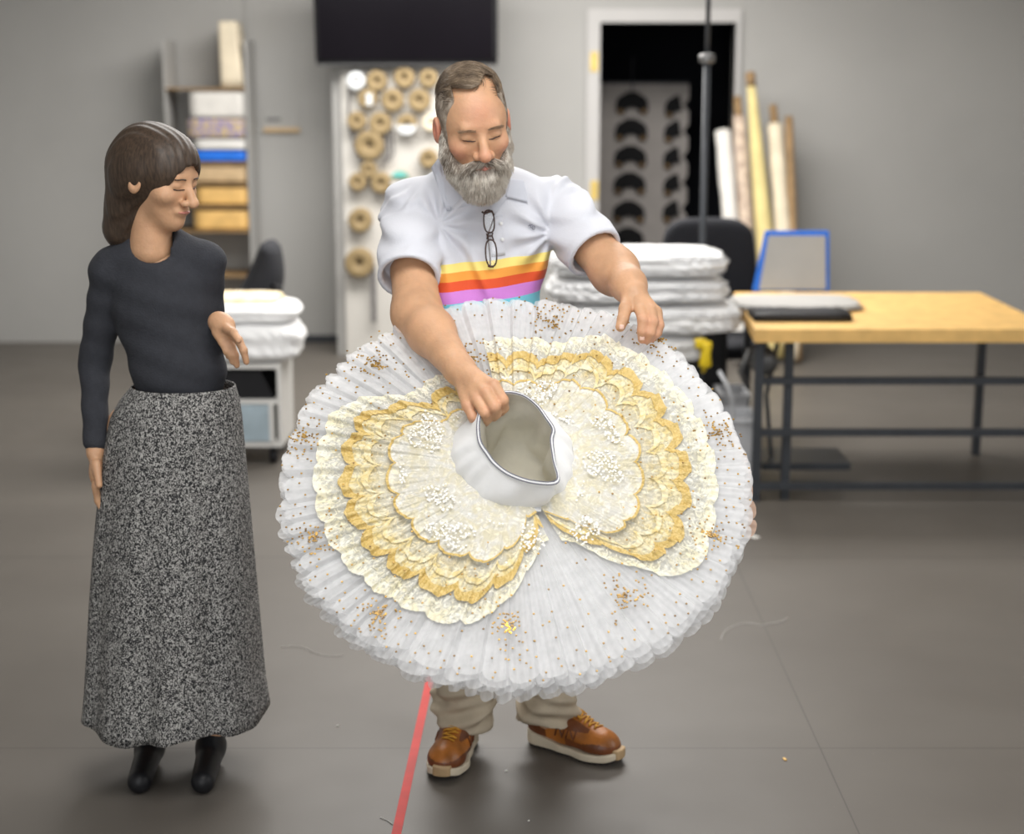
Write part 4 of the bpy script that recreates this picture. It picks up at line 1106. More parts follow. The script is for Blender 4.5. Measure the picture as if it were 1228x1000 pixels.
fl_ = [
 [(768,372,3.700),(771,384,3.672),(770,397,3.668),(770,407,3.678)],
 [(780,372,3.705),(783,386,3.675),(780,399,3.670),(776,408,3.680)],
 [(787,374,3.715),(790,390,3.688),(786,400,3.682),(781,406,3.690)],
 [(788,377,3.735),(791,391,3.712),(789,399,3.708),(785,403,3.712)]]
def arm_l(p):
    mid = P(750, 337, 3.86)
    d = smin(cone(p, LS, LS.lerp(LE, 0.55), 0.044, 0.052), cone(p, LS.lerp(LE, 0.55), LE, 0.052, 0.055), 0.01)
    d = smin(d, cone(p, LE, P(754, 342, 3.80), 0.055, 0.040), 0.03)
    d = smin(d, cone(p, P(754, 342, 3.80), P(760, 352, 3.76), 0.040, 0.033), 0.02)
    for a in fl_: d = smin(d, cone(p, P(761, 355, 3.755), P(*a[0]), 0.024, 0.0135), 0.009)
    for i, a in enumerate(fl_):
        d = smin(d, fing(p, a, [0.0135, 0.0125, 0.0115, 0.010] if i < 3 else [0.011, 0.010, 0.0095, 0.0085]), 0.0035)
    th = fing(p, [(755, 357, 3.75), (750, 370, 3.71), (747, 383, 3.685), (744, 392, 3.675)], [0.018, 0.0155, 0.0135, 0.0115])
    d = smin(d, th, 0.009)
    return d
def bbox(ps, m):
    a = np.array([list(p) for p in ps]); return a.min(0)-m, a.max(0)+m
lo, hi = bbox([RS, RE, RW]+[P(*t) for a in fr for t in a], 0.085); ar = snet(arm_r, lo, hi, 0.0032)
lo, hi = bbox([LS, LE, LW]+[P(*t) for a in fl_ for t in a]+[P(744, 394, 3.67)], 0.085); al = snet(arm_l, lo, hi, 0.0030)
CH = P(575, 275, 4.01); BL = P(566, 360, 4.03); PV = Vector((-0.04, 4.06, 0.98))
def core(p):
    d = ell(p, (CH.x, CH.y+0.03, CH.z), (0.13, 0.06, 0.13))
    d = smin(d, cone(p, (CH.x, CH.y+0.03, CH.z-0.05), PV, 0.07, 0.09), 0.03)
    for s in (-1, 1): d = smin(d, cone(p, (PV.x+s*0.09, 4.08, 0.90), (ankle[s].x, ankle[s].y, 0.08), 0.075, 0.035), 0.04)
    d = smin(d, cone(p, (CH.x, CH.y+0.03, CH.z+0.05), neckb+Vector((0, 0.01, -0.01)), 0.05, 0.055), 0.02)
    return d
ankle = {-1: Vector((-0.128, 4.08, 0.1)), 1: Vector((0.098, 4.10, 0.1))}
co = snet(core, (-0.35, 3.8, 0.04), (0.3, 4.3, 1.5), 0.012)
bv, bf = join([hv, ar, al, co])
body = mesh_obj('body', bv, bf, M['skin'], man)
# natural flush of nose, cheeks, ears, knuckles
q = tolocal((bv[:, 0], bv[:, 1], bv[:, 2]))
def blob(c, r): return np.exp(-(((q[0]-c[0])**2+(q[1]-c[1])**2+(q[2]-c[2])**2)/r**2))
fl = 0.5*blob((0, 0.12, -0.035), 0.020)+0.55*blob((-0.05, 0.07, -0.032), 0.024)+0.5*blob((0.05, 0.07, -0.032), 0.022)+0.9*blob((-0.088, 0, -0.005), 0.032)+0.9*blob((0.088, 0, -0.005), 0.032)+0.30*blob((0, 0.09, 0.06), 0.04)
for a in fr+fl_:
    for t in (a[1], a[2], a[-1]):
        c = P(*t); fl = fl+0.35*np.exp(-(((bv[:, 0]-c.x)**2+(bv[:, 1]-c.y)**2+(bv[:, 2]-c.z)**2)/0.013**2))
at = body.data.attributes.new('flush', 'FLOAT', 'POINT'); at.data.foreach_set('value', np.clip(fl, 0, 1).astype(f32))
bodyb = bvh_of(hv[0], hv[1]); lefthand = bvh_of(al[0], al[1])

# eyes: dark lash line under each lowered lid, brows, lips
for s in (-1, 1):
    pts = [L2W((s*(0.018+0.026*t), 0.0965-0.012*t*t+0.001*math.sin(t*3.1), -0.0015-0.003*math.sin(t*3.14)+0.002*t)) for t in [i/8 for i in range(9)]]
    snapped = []
    for v in pts:
        loc, nor, i_, d_ = bodyb.find_nearest(v); snapped.append(loc+EF*0.0006)
    m_ = MB(); m_.tube(snapped, [0.0007, 0.0012, 0.0015, 0.0016, 0.0016, 0.0015, 0.0014, 0.0011, 0.0007], 6); m_.build('eyelashes', M['lash'], man, True)
    # crease
    rts = []; drs = []
    rg = random.Random(5+s)
    for k in range(130):
        t = rg.random(); x = s*(0.014+0.036*t); z = 0.0215+0.005*math.sin(t*2.2)-0.003*t+rg.uniform(-0.0032, 0.0032)
        loc, nor, i_, d_ = bodyb.find_nearest(L2W((x, 0.10-0.3*x*x*20, z)))
        rts.append(loc); drs.append(EX*s*0.9+EU*(0.3-0.6*t)+nor*0.35)
    V, F = strands(rts, [list(v) for v in drs], np.full(130, 0.008), np.zeros(3), 0.0005, 3, 9)
    mesh_obj('eyebrow', V, F, M['brow'], man)
def lipsdf(p):
    q = tolocal(p)
    return smin(cone(q, (-0.022, 0.095, -0.0665), (0, 0.1055, -0.0655), 0.0035, 0.0058), cone(q, (0.022, 0.095, -0.0665), (0, 0.1055, -0.0655), 0.0035, 0.0058), 0.003)
c = L2W((0, 0.1, -0.066)); V, F = snet(lipsdf, (c.x-0.03, c.y-0.03, c.z-0.03), (c.x+0.03, c.y+0.03, c.z+0.03), 0.0012); mesh_obj('lips', V, F, M['lip'], man)

# hair
def hair_mask(q):
    x, y, z = q
    # hairline: high on the forehead, recessed at the temples, down in front of the ears
    line = 0.108+0.016*np.exp(-((x-0.030)/0.022)**2)*(y > 0) - 0.0*x
    front = z-(line-0.0) - 0.0
    side = np.minimum(0.040-y+0.12*z, z+0.030)                 # sides behind the temple line
    sideb = np.minimum(side, np.abs(x)-0.050)
    back = np.minimum(-0.02-y, z+0.055)
    return np.maximum(np.maximum(front, sideb), back)
def sst(x, a, b):
    t = np.clip((x-a)/(b-a), 0, 1); return t*t*(3-2*t)
def hairsdf(p):
    q = tolocal(p)
    d = head_l(q, False)-0.002-0.011*sst(q[2], 0.045, 0.13)
    return smax(d, -hair_mask(q), 0.006)
lo_, hi_ = (H0.x-0.14, H0.y-0.16, H0.z-0.12), (H0.x+0.14, H0.y+0.2, H0.z+0.18)
hV, hF = snet(hairsdf, lo_, hi_, 0.003)
def sample(V, F, n, rng):
    V = np.asarray(V); F = np.asarray(F)
    i = rng.integers(0, len(F), n); w_ = rng.dirichlet((1, 1, 1, 1), n)
    P4 = V[F[i]]; p = (P4*w_[:, :, None]).sum(1)
    nr = np.cross(P4[:, 2]-P4[:, 0], P4[:, 3]-P4[:, 1]); nr /= np.linalg.norm(nr, axis=1)[:, None]+1e-12
    return p, nr
rng = np.random.default_rng(12)
p, nr = sample(hV, hF, 9000, rng)
q = tolocal(p.T)
cen_h = np.array(L2W((0, -0.01, 0.03)))
outw = ((p-cen_h)*nr).sum(1) > 0
p, nr = p[outw], nr[outw]; q = tolocal(p.T)
top = (q[2] > 0.088+rng.normal(0, 0.008, len(p)))
EXn, EFn, EUn = np.array(EX), np.array(EF), np.array(EU)
def tang(v, n): return v-n*(v*n).sum(1)[:, None]
# top: swept from the parting (image right) over to the left and back
dt = tang(np.tile(-EXn*1.0-EFn*0.35, (top.sum(), 1)), nr[top])+nr[top]*0.10
ds = tang(np.tile(-EUn*1.0-EFn*0.35, ((~top).sum(), 1)), nr[~top])+nr[~top]*0.12
V1, F1 = strands(p[top], dt, np.full(top.sum(), 0.030)*rng.uniform(0.6, 1.1, top.sum()), -0.95*nr[top], 0.0007, 6, 1)
V2, F2 = strands(p[~top], ds, np.full((~top).sum(), 0.008), np.zeros(3), 0.00055, 2, 2)
capq = tolocal(hV.T)
fz = np.array([capq[2][f].mean() for f in hF]); 
VV, FF = join([(hV, hF), (V1, F1), (V2, F2)])
mi = np.concatenate([(fz < 0.088).astype(int), np.zeros(len(F1), int), np.ones(len(F2), int)])
mesh_obj('hair', VV, FF, None, man, mats=[M['hair'], M['hair_side']], midx=mi)

# beard and moustache
def beardsdf(p):
    q = tolocal(p); x, y, z = q
    d = ell(q, (0, 0.062, -0.100), (0.046, 0.040, 0.036))
    d = smin(d, ell(q, (0, 0.075, -0.113), (0.038, 0.030, 0.029)), 0.02)
    for s in (-1, 1):
        d = smin(d, chain(q, [(s*0.074, 0.006, -0.010), (s*0.068, 0.022, -0.050), (s*0.050, 0.048, -0.082), (s*0.022, 0.070, -0.098)], [0.007, 0.015, 0.022, 0.026], 0.01), 0.014)
        d = smin(d, chain(q, [(s*0.003, 0.107, -0.0515), (s*0.020, 0.100, -0.056), (s*0.036, 0.084, -0.070), (s*0.040, 0.074, -0.088)], [0.0065, 0.0085, 0.011, 0.014], 0.005), 0.008)
    d = smax(d, -ell(q, (0, 0.108, -0.066), (0.022, 0.016, 0.0070)), 0.003)
    d = smax(d, -(ell(q, (0, 0.0, 0.02), (0.2, 0.2, 0.02))), 0.002) if False else d
    return d+0.0015*np.sin(x*260)*np.sin(z*60+x*80)
c = L2W((0, 0.05, -0.08))
bV, bF = snet(beardsdf, (c.x-0.12, c.y-0.12, c.z-0.13), (c.x+0.12, c.y+0.13, c.z+0.13), 0.0028)
p, nr = sample(bV, bF, 11000, np.random.default_rng(5))
cc = np.array(L2W((0, 0.02, -0.07))); k = ((p-cc)*nr).sum(1) > 0; p, nr = p[k], nr[k]; q = tolocal(p.T)
up_ = np.clip((q[2]+0.11)/0.08, 0, 1)
down = -EUn*0.75+EFn*0.15+np.array([0, 0, -0.5])
dr = down[None, :]+nr*0.45+EXn[None, :]*(q[0]*6)[:, None]
ln = 0.011+0.015*np.clip((-0.06-q[2])/0.07, 0, 1)
mous = (q[2] > -0.075) & (np.abs(q[0]) < 0.045) & (q[1] > 0.075)
dr[mous] = (EXn[None, :]*np.sign(q[0][mous])[:, None]*0.9-EUn[None, :]*0.8+nr[mous]*0.25)
ln[mous] = 0.013
V1, F1 = strands(p, dr, ln, np.array([0, 0, -0.3]), 0.00065, 4, 3)
darkf = (np.random.default_rng(2).random(len(p)) < np.clip(0.08+0.60*((q[2] > -0.082) & (q[1] > 0.03))*(q[0] < 0.06)-0.3*(q[0] > 0.02), 0, 1))
fz = capz = tolocal(bV.T)[2]; fb_ = fz[bF[:, 0]]
mi = np.concatenate([(fb_ > -0.076).astype(int), np.repeat(darkf.astype(int)[None, :], 12, 0).reshape(-1)])
VV, FF = join([(bV, bF), (V1, F1)])
mesh_obj('beard', VV, FF, None, man, mats=[M['beard'], M['beard_dk']], midx=mi)

# polo shirt
def shirt_mat():
    m = mat('striped_polo', (0.67, 0.68, 0.735), 0.75, bump=0.10, bscale=260, sheen=0.1)
    N, L = nt(m); b = N['Principled BSDF']
    tc = N.new('ShaderNodeTexCoord'); sp = N.new('ShaderNodeSeparateXYZ'); L.new(tc.outputs['Object'], sp.inputs[0])
    # height along the shirt with the stripes rising to the image right
    k = N.new('ShaderNodeMath'); k.operation = 'MULTIPLY_ADD'; k.inputs[1].default_value = -STR_SL; L.new(sp.outputs['X'], k.inputs[0]); L.new(sp.outputs['Z'], k.inputs[2])
    mr = N.new('ShaderNodeMapRange'); mr.inputs['From Min'].default_value = STR_LO; mr.inputs['From Max'].default_value = STR_HI; L.new(k.outputs[0], mr.inputs[0])
    r = N.new('ShaderNodeValToRGB'); r.color_ramp.interpolation = 'CONSTANT'
    cols = [(0, (0.03, 0.10, 0.45)), (0.10, (0.18, 0.58, 0.72)), (0.34, (0.62, 0.22, 0.66)), (0.54, (0.74, 0.085, 0.02)), (0.70, (0.90, 0.36, 0.055)), (0.85, (0.93, 0.76, 0.22)), (0.999, (0.67, 0.68, 0.735))]
    e = r.color_ramp.elements
    e[0].position = 0; e[0].color = (*cols[0][1], 1); e[1].position = 0.999; e[1].color = (*cols[-1][1], 1)
    for pos, c in cols[1:-1]: q = e.new(pos); q.color = (*c, 1)
    L.new(mr.outputs[0], r.inputs[0]); L.new(r.outputs[0], b.inputs['Base Color'])
    return m
za = P(520, 319, 3.87); zb_ = P(665, 303, 3.93)
STR_SL = (zb_.z-za.z)/(zb_.x-za.x); STR_HI = za.z-STR_SL*za.x
STR_LO = P(520, 392, 3.85).z-STR_SL*P(520, 392, 3.85).x
M['polo'] = shirt_mat()
SLr_end = P(490, 333, 3.83); SLl_end = P(714, 304, 3.92)
SHr, SHl = P(496, 251, 4.02), P(670, 250, 4.04)
def torso_sd(p):
    d = ell(p, (CH.x-0.005, CH.y+0.005, CH.z-0.01), (0.192, 0.118, 0.175))
    d = smin(d, ell(p, (BL.x, BL.y-0.035, BL.z-0.03), (0.182, 0.135, 0.20)), 0.06)
    d = smin(d, ell(p, (BL.x+0.01, 4.05, 1.02), (0.175, 0.125, 0.14)), 0.05)
    d = smin(d, cone(p, SHr, (neckb.x-0.04, neckb.y, neckb.z-0.005), 0.062, 0.052), 0.05)
    d = smin(d, cone(p, SHl, (neckb.x+0.04, neckb.y, neckb.z-0.005), 0.062, 0.052), 0.05)
    x, y, z = p
    fold = 0.007*np.sin((x*0.9-z*0.35)*70+2*np.sin(z*14))*np.exp(-((z-CH.z+0.03)/0.12)**2)
    fold += 0.009*np.sin((x*1.0+z*0.5)*42+1.0)*np.exp(-((z-BL.z)/0.11)**2)
    fold += 0.011*np.exp(-(((x-P(522, 0, 3.9).x)*0.9+(z-P(0, 290, 3.9).z)*0.25)/0.010)**2)*np.exp(-((z-P(0, 290, 3.9).z)/0.09)**2)
    fold += 0.011*np.exp(-(((x-P(567, 0, 3.9).x)+(z-P(0, 315, 3.9).z)*0.45)/0.011)**2)*np.exp(-((z-P(0, 318, 3.9).z)/0.07)**2)
    ax_, az_ = P(524, 0, 3.9).x, P(0, 268, 3.95).z
    rr_ = np.sqrt((x-ax_)**2+(z-az_)**2)+1e-6; th_ = np.arctan2(z-az_, x-ax_)
    fold += 0.0075*np.sin(th_*9+0.6)*np.exp(-((rr_-0.07)/0.06)**2)
    ax_, az_ = P(664, 0, 3.95).x, P(0, 280, 3.95).z
    rr_ = np.sqrt((x-ax_)**2+(z-az_)**2)+1e-6; th_ = np.arctan2(z-az_, x-ax_)
    fold += 0.0075*np.sin(th_*10+1.0)*np.exp(-((rr_-0.07)/0.06)**2)
    return d-fold
def sleeve_sd(p, S, E, r0, r1, ph):
    d = cone(p, S, S+(E-S)*1.25, r0, r1)
    x, y, z = p; ax = (E-S).normalized()
    t = (x-S.x)*ax.x+(y-S.y)*ax.y+(z-S.z)*ax.z; L_ = (E-S).length
    w1 = 0.0042*np.sin(t*120+70*(x-S.x)+ph+2*np.sin((x-S.x)*60))*np.clip(np.sin(t*30+ph), 0, 1)+0.0048*np.sin(t*50-75*(z-S.z)+60*(y-S.y)+ph*2)
    w1 = w1*np.clip((L_-t)/0.06, 0, 1)
    d = d-w1
    d = smax(d, t-L_, 0.004)
    inner = cone(p, S, S+(E-S)*1.3, r0-0.013, r1-0.012)
    hollow = np.maximum(inner, (L_-0.045)-t)
    return smax(d, -hollow, 0.003)
def shirt_sd(p):
    d = torso_sd(p)
    d = smin(d, sleeve_sd(p, SHr, SLr_end, 0.078, 0.074, 0.4), 0.022)
    d = smin(d, sleeve_sd(p, SHl, SLl_end, 0.076, 0.072, 2.0), 0.022)
    # neck opening
    n_ = cone(p, (neckb.x, neckb.y-0.01, neckb.z-0.035), (neckb.x-0.005, neckb.y-0.05, neckb.z+0.12), 0.045, 0.080)
    d = smax(d, -n_, 0.004)
    # open placket V
    vq = cone(p, P(583, 262, 3.88), P(580, 232, 3.90), 0.006, 0.034)
    d = smax(d, -vq, 0.004)
    d = np.maximum(d, 0.93-p[2])
    # keep the sleeve cavity open
    return d
sv, sf = snet(shirt_sd, (SHr.x-0.16, 3.72, 0.92), (SHl.x+0.24, 4.24, neckb.z+0.10), 0.0042)
cf = sv[sf].mean(1)
pc_ = (cf[:, 0].astype(f32), cf[:, 1].astype(f32), cf[:, 2].astype(f32))
dto = torso_sd(pc_); dsl = np.minimum(cone(pc_, SHr, SLr_end+(SLr_end-SHr)*0.3, 0.070, 0.069), cone(pc_, SHl, SLl_end+(SLl_end-SHl)*0.3, 0.068, 0.066))
mi = ((dsl < dto-0.001)).astype(int)
mesh_obj('polo_shirt', sv, sf, None, man, mats=[M['polo'], M['shirt_w']], midx=mi)
sb = bvh_of(sv, sf)
def onshirt(px, py, lift=0.004):
    h = hit(sb, px, py, lift)
    return h if h is not None else P(px, py, 3.9)
# collar leaves
def leaf(poly, name, lifts, th=0.0035):
    pts = []
    for (x, y), l in zip(poly, lifts):
        v = onshirt(x, y, 0.0); v = v-ray(x, y).normalized()*l; pts.append(v)
    return pts
def patch(quad, lifts, name, m, nu=14, nv=8, th=0.003, cap=0.03):
    V = []; F = []
    q0, q1, q2, q3 = [np.array(p, float) for p in quad]; prevs = []
    for j in range(nv+1):
        for i in range(nu+1):
            u, v = i/nu, j/nv
            px = (q0*(1-u)+q1*u)*(1-v)+(q3*(1-u)+q2*u)*v
            l = (lifts[0]*(1-u)+lifts[1]*u)*(1-v)+(lifts[3]*(1-u)+lifts[2]*u)*v
            h = hit(sb, px[0], px[1], 0)
            prevs.append((px, l, h))
    ds = [(h-Vector((0, 0, CAMZ))).length for px, l, h in prevs if h is not None]
    med = sorted(ds)[len(ds)//2]
    D = np.array([min(max((h-Vector((0, 0, CAMZ))).length, med-cap), med+cap) if h is not None else med for px, l, h in prevs]).reshape(nv+1, nu+1)
    for it in range(4):
        E = D.copy(); E[1:-1, 1:-1] = (D[:-2, 1:-1]+D[2:, 1:-1]+D[1:-1, :-2]+D[1:-1, 2:]+4*D[1:-1, 1:-1])/8; D = E
    top_ = []; 
    for k, (px, l, h) in enumerate(prevs):
        r_ = ray(px[0], px[1]).normalized(); top_.append(Vector((0, 0, CAMZ))+r_*(D.reshape(-1)[k]-l))
    n1 = nu+1
    V = top_+[v+Vector((0, th, 0)) for v in top_]; o = len(top_)
    for j in range(nv):
        for i in range(nu):
            a = j*n1+i; F.append((a, a+n1, a+n1+1, a+1)); F.append((o+a, o+a+1, o+a+n1+1, o+a+n1))
    per = [i for i in range(n1)]+[j*n1+nu for j in range(1, nv+1)]+[nv*n1+i for i in range(nu-1, -1, -1)]+[j*n1 for j in range(nv-1, 0, -1)]
    for k in range(len(per)):
        a, b = per[k], per[(k+1) % len(per)]; F.append((a, b, o+b, o+a))
    return mesh_obj(name, V, F, m, man)
patch([(525,190),(541,196),(577,243),(537,253)], (0.012, 0.014, 0.010, 0.006), 'collar', M['collar'])
patch([(517,201),(526,189),(541,251),(536,253)], (0.008, 0.012, 0.007, 0.006), 'collar', M['collar'])
patch([(612,214),(628,216),(633,243),(606,236)], (0.012, 0.010, 0.006, 0.008), 'collar', M['collar'])
patch([(606,222),(616,226),(593,258),(583,254)], (0.010, 0.009, 0.006, 0.006), 'collar', M['collar'])
patch([(549,220),(560,214),(586,250),(577,256)], (0.008, 0.008, 0.006, 0.006), 'collar', M['collar'])
patch([(586,262),(602,258),(606,306),(590,308)], (0.003, 0.003, 0.003, 0.003), 'placket', M['shirt_w'], th=0.002)
for (x, y) in ((599, 268), (601, 287)):
    h = onshirt(x, y, 0.006); m_ = MB(); m_.lathe([(0, 0.002), (0.0045, 0.0015), (0.005, 0), (0.004, -0.002)], h, 'Y', 12); m_.build('button', M['basque'], man, True)
# small dark emblem on the chest
try:
    for txt, ox, sz, tilt_ in (('+', 633.0, 0.024, 0.25), ('e', 636.2, 0.021, 0.0)):
        cu = bpy.data.curves.new('emblem', 'FONT'); cu.body = txt; cu.size = sz; cu.extrude = 0.0006
        to = bpy.data.objects.new('emblem', cu)
        me = bpy.data.meshes.new_from_object(to)
        h = onshirt(ox, 277, 0.005)
        MT_ = Matrix.Translation(h) @ Matrix.Rotation(math.radians(90-8), 4, 'X') @ Matrix.Rotation(tilt_, 4, 'Z')
        mesh_obj('chest_emblem', [list(MT_ @ v.co) for v in me.vertices], [tuple(p.vertices) for p in me.polygons], M['band'], man, False)
        bpy.data.meshes.remove(me)
        bpy.data.objects.remove(to)
except Exception as ex:
    print('emblem failed', ex)
# dark blue back tail of the shirt seen past the hip
V, F = soft_box((P(467, 0, 4.08).x, 4.02, P(0, 408, 4.05).z), (P(500, 0, 4.08).x, 4.10, P(0, 366, 4.05).z), 0.018, 8)
mesh_obj('shirt_tail', V, F, M['navy'], man)

# trousers
def trousers(p):
    x, y, z = p; d = ell(p, (PV.x, 4.07, 0.96), (0.168, 0.12, 0.13))
    out = d
    for s in (-1, 1):
        A = Vector((PV.x+s*0.085, 4.07, 0.90)); K = Vector(((PV.x+s*0.085)*0.45+ankle[s].x*0.55, 4.03, 0.50)); B = Vector((ankle[s].x, ankle[s].y-0.01, 0.085))
        e = smin(cone(p, A, K, 0.098, 0.080), cone(p, K, B, 0.080, 0.080), 0.03)
        cy_ = np.arctan2(y-B.y, x-B.x)
        bunch = (0.009*np.sin(z*62+2.2*np.sin(cy_*2+s))+0.006*np.sin(z*140+cy_*3*s))*np.exp(-((z-0.14)/0.12)**2)
        e = e-bunch
        out = smin(out, e, 0.03)
    for s in (-1, 1):
        B = ankle[s]
        out = np.where((x*s > (0.0 if s == 1 else 0.0)) | True, out, out)
    cut = (0.080+0.010*np.sin((x-0.0)*22))-z
    out = smax(out, cut, 0.004)
    return out
tv_, tf_ = snet(trousers, (-0.27, 3.86, 0.04), (0.22, 4.24, 1.1), 0.0055)
mesh_obj('trousers', tv_, tf_, M['khaki'], man)

# shoes (local: heel at origin, toe towards +y, x to the side)
def shoe_upper(p):
    d = cone(p, (0.004, 0.232, 0.046), (0, 0.165, 0.060), 0.034, 0.040)
    d = smin(d, ell(p, (0.004, 0.222, 0.040), (0.050, 0.060, 0.036)), 0.02)
    d = smin(d, ell(p, (0, 0.14, 0.050), (0.044, 0.075, 0.045)), 0.02)
    d = smin(d, cone(p, (0, 0.155, 0.068), (0, 0.085, 0.100), 0.034, 0.036), 0.02)
    d = smin(d, ell(p, (0, 0.050, 0.062), (0.036, 0.050, 0.055)), 0.02)
    d = smax(d, 0.028-p[2], 0.004)
    d = smax(d, -cone(p, (0, 0.052, 0.10), (0, 0.040, 0.16), 0.026, 0.040), 0.004)
    return d
def foot2(p, grow):
    q = (p[0], p[1], p[2]*0)
    d = cone(q, (0, 0.042, 0), (0.002, 0.13, 0), 0.036+grow, 0.037+grow)
    d = smin(d, cone(q, (0.002, 0.13, 0), (0.004, 0.205, 0), 0.037+grow, 0.049+grow), 0.02)
    return smin(d, cone(q, (0.004, 0.205, 0), (0.004, 0.245, 0), 0.049+grow, 0.043+grow), 0.02)
def shoe_sole(p):
    topz = 0.026+0.022*np.clip((0.12-p[1])/0.12, 0, 1)+0.010*np.clip((p[1]-0.24)/0.05, 0, 1)
    botz = 0.006+0.012*np.clip((p[1]-0.24)/0.05, 0, 1)**2+0.008*np.clip((0.02-p[1])/0.02, 0, 1)
    d = foot2(p, 0.003-0.05*np.clip(p[2]-0.03, 0, 1))
    return smax(smax(d, p[2]-topz, 0.005), botz-p[2], 0.004)
def shoe_tread(p):
    botz = 0.012*np.clip((p[1]-0.24)/0.05, 0, 1)**2
    d = foot2(p, -0.001)
    gro = 0.004*(np.sin(p[1]*420) > 0.3)
    return np.maximum(np.maximum(d+gro, p[2]-botz-0.010), botz-p[2])
uV, uF = snet(shoe_upper, (-0.07, -0.02, 0.01), (0.07, 0.31, 0.16), 0.0028)
oV, oF = snet(shoe_sole, (-0.07, -0.02, -0.005), (0.07, 0.31, 0.07), 0.0028)
dV, dF = snet(shoe_tread, (-0.07, -0.02, -0.005), (0.07, 0.31, 0.03), 0.0028)
def shoe_bumper(p):
    d = foot2(p, 0.0065); d = smax(d, 0.262-p[1], 0.004); d = smax(d, np.abs(p[0]-0.003)-0.024, 0.006)
    return smax(smax(d, p[2]-0.041, 0.004), 0.014-p[2], 0.004)
pV, pF = snet(shoe_bumper, (-0.05, 0.24, 0.0), (0.05, 0.32, 0.055), 0.0022)
ub = bvh_of(uV, uF)
def top_at(x, y, lift=0.002):
    loc, nor, i, d = ub.ray_cast(Vector((x, y, 0.3)), Vector((0, 0, -1)))
    return loc+Vector((0, 0, lift)) if loc is not None else Vector((x, y, 0.09))
def side_at(s, y, z, lift=0.0015):
    loc, nor, i, d = ub.ray_cast(Vector((s*0.2, y, z)), Vector((-s, 0, 0)))
    return loc+Vector((s*lift, 0, 0)) if loc is not None else Vector((s*0.045, y, z))
def shoe(heel, toe, lab):
    d = toe-heel; ang = math.atan2(d.y, d.x)-math.pi/2
    R_ = Matrix.Translation((heel.x, heel.y, 0)) @ Matrix.Rotation(ang, 4, 'Z')
    tr = lambda V: [R_ @ Vector(v) for v in V]
    # leather panels: tan toe and quarter, brown rand, heel and mid panel
    c = uV[uF].mean(1)
    dk = ((c[:, 2] < 0.052+0.004*np.sin(c[:, 1]*60)) & (c[:, 1] > 0.14)) | ((c[:, 1] < 0.075) & (c[:, 2] < 0.085)) | ((np.abs(c[:, 0]) > 0.024) & (c[:, 1] > 0.12) & (c[:, 1] < 0.205)& (c[:, 2] > 0.075)) 
    u = mesh_obj('shoe', tr(uV), uF, None, man, mats=[M['leather'], M['leather_dk']], midx=dk.astype(int)); u['label'] = lab
    s = mesh_obj('sole', tr(oV), oF, M['sole'], u); mesh_obj('tread', tr(dV), dF, M['tread'], u)
    mesh_obj('toe_bumper', tr(pV), pF, M['gum'], u)
    m_ = MB()
    pts = [(-0.016, 0.222), (0.018, 0.215), (-0.019, 0.208), (0.020, 0.199), (-0.020, 0.190),(0.021, 0.186), (-0.021, 0.180), (0.021, 0.172), (-0.022, 0.161), (0.022, 0.152), (-0.022, 0.140), (0.022, 0.130), (-0.021, 0.118), (0.021, 0.108)]
    for i in range(len(pts)-1):
        a, b = pts[i], pts[i+1]
        m_.tube([top_at(a[0]+(b[0]-a[0])*t, a[1]+(b[1]-a[1])*t, 0.003) for t in (0, .25, .5, .75, 1)], 0.0026, 6, True, 0.6)
    for s_ in (-1, 1):
        m_.tube([top_at(0, 0.125, 0.006), top_at(s_*0.014, 0.140, 0.010), top_at(s_*0.026, 0.160, 0.006), top_at(s_*0.012, 0.150, 0.006), top_at(0, 0.127, 0.006)], 0.0024, 6)
        m_.tube([top_at(0, 0.11, 0.006), top_at(s_*0.010, 0.15, 0.008), top_at(s_*0.018, 0.172, 0.004)], 0.0022, 6)
    V_, F_ = m_.V, m_.F; mesh_obj('laces', tr(V_), F_, M['lace_y'], u)
    # letters on both sides
    for sd in (-1, 1):
        m_ = MB()
        ya, yb_ = (0.108, 0.140); z0, z1 = 0.052, 0.086
        seq = [(ya, z0), (ya+0.008, z1), (yb_-0.008, z0), (yb_, z1)]
        def sp_(pts): return [side_at(sd, y, z) for y, z in pts]
        dense = []
        for i in range(3):
            for t in (0, .33, .66): dense.append((seq[i][0]+(seq[i+1][0]-seq[i][0])*t, seq[i][1]+(seq[i+1][1]-seq[i][1])*t))
        dense.append(seq[-1]); m_.tube(sp_(dense), 0.0026, 6)
        dense2 = [(y+0.036, z) for y, z in dense if True]; dense2 = [(y, min(z, 0.080)) for y, z in dense2]
        m_.tube(sp_(dense2), 0.0022, 6)
        mesh_obj('side_letters', tr(m_.V), m_.F, M['leather_dk'], u)
    return u
hl = FL(570, 880); tl = FL(534, 939)
def place(heel, toe, L=0.292):
    d = (toe-heel).normalized(); return toe-d*L, toe
a, b = place(Vector((-0.118, 4.17, 0)), FL(530, 938)); shoe(a, b, 'tan leather shoe pointing at the viewer beside the red tape')
a, b = place(FL(632, 886), FL(747, 915)); shoe(a, b, 'tan leather shoe turned to the right with cream sole showing')

# fingernails
for (x, y) in ((745.5, 392), (770, 405)):
    h = hit(lefthand, x, y, 0.0004)
    if h:
        V = []; 
        m_ = MB(); V, F = soft_box((h.x-0.0055, h.y-0.001, h.z-0.006), (h.x+0.0055, h.y+0.003, h.z+0.005), 0.0019, 5); m_.add(V, F); m_.build('fingernail', M['nail'], man, True)

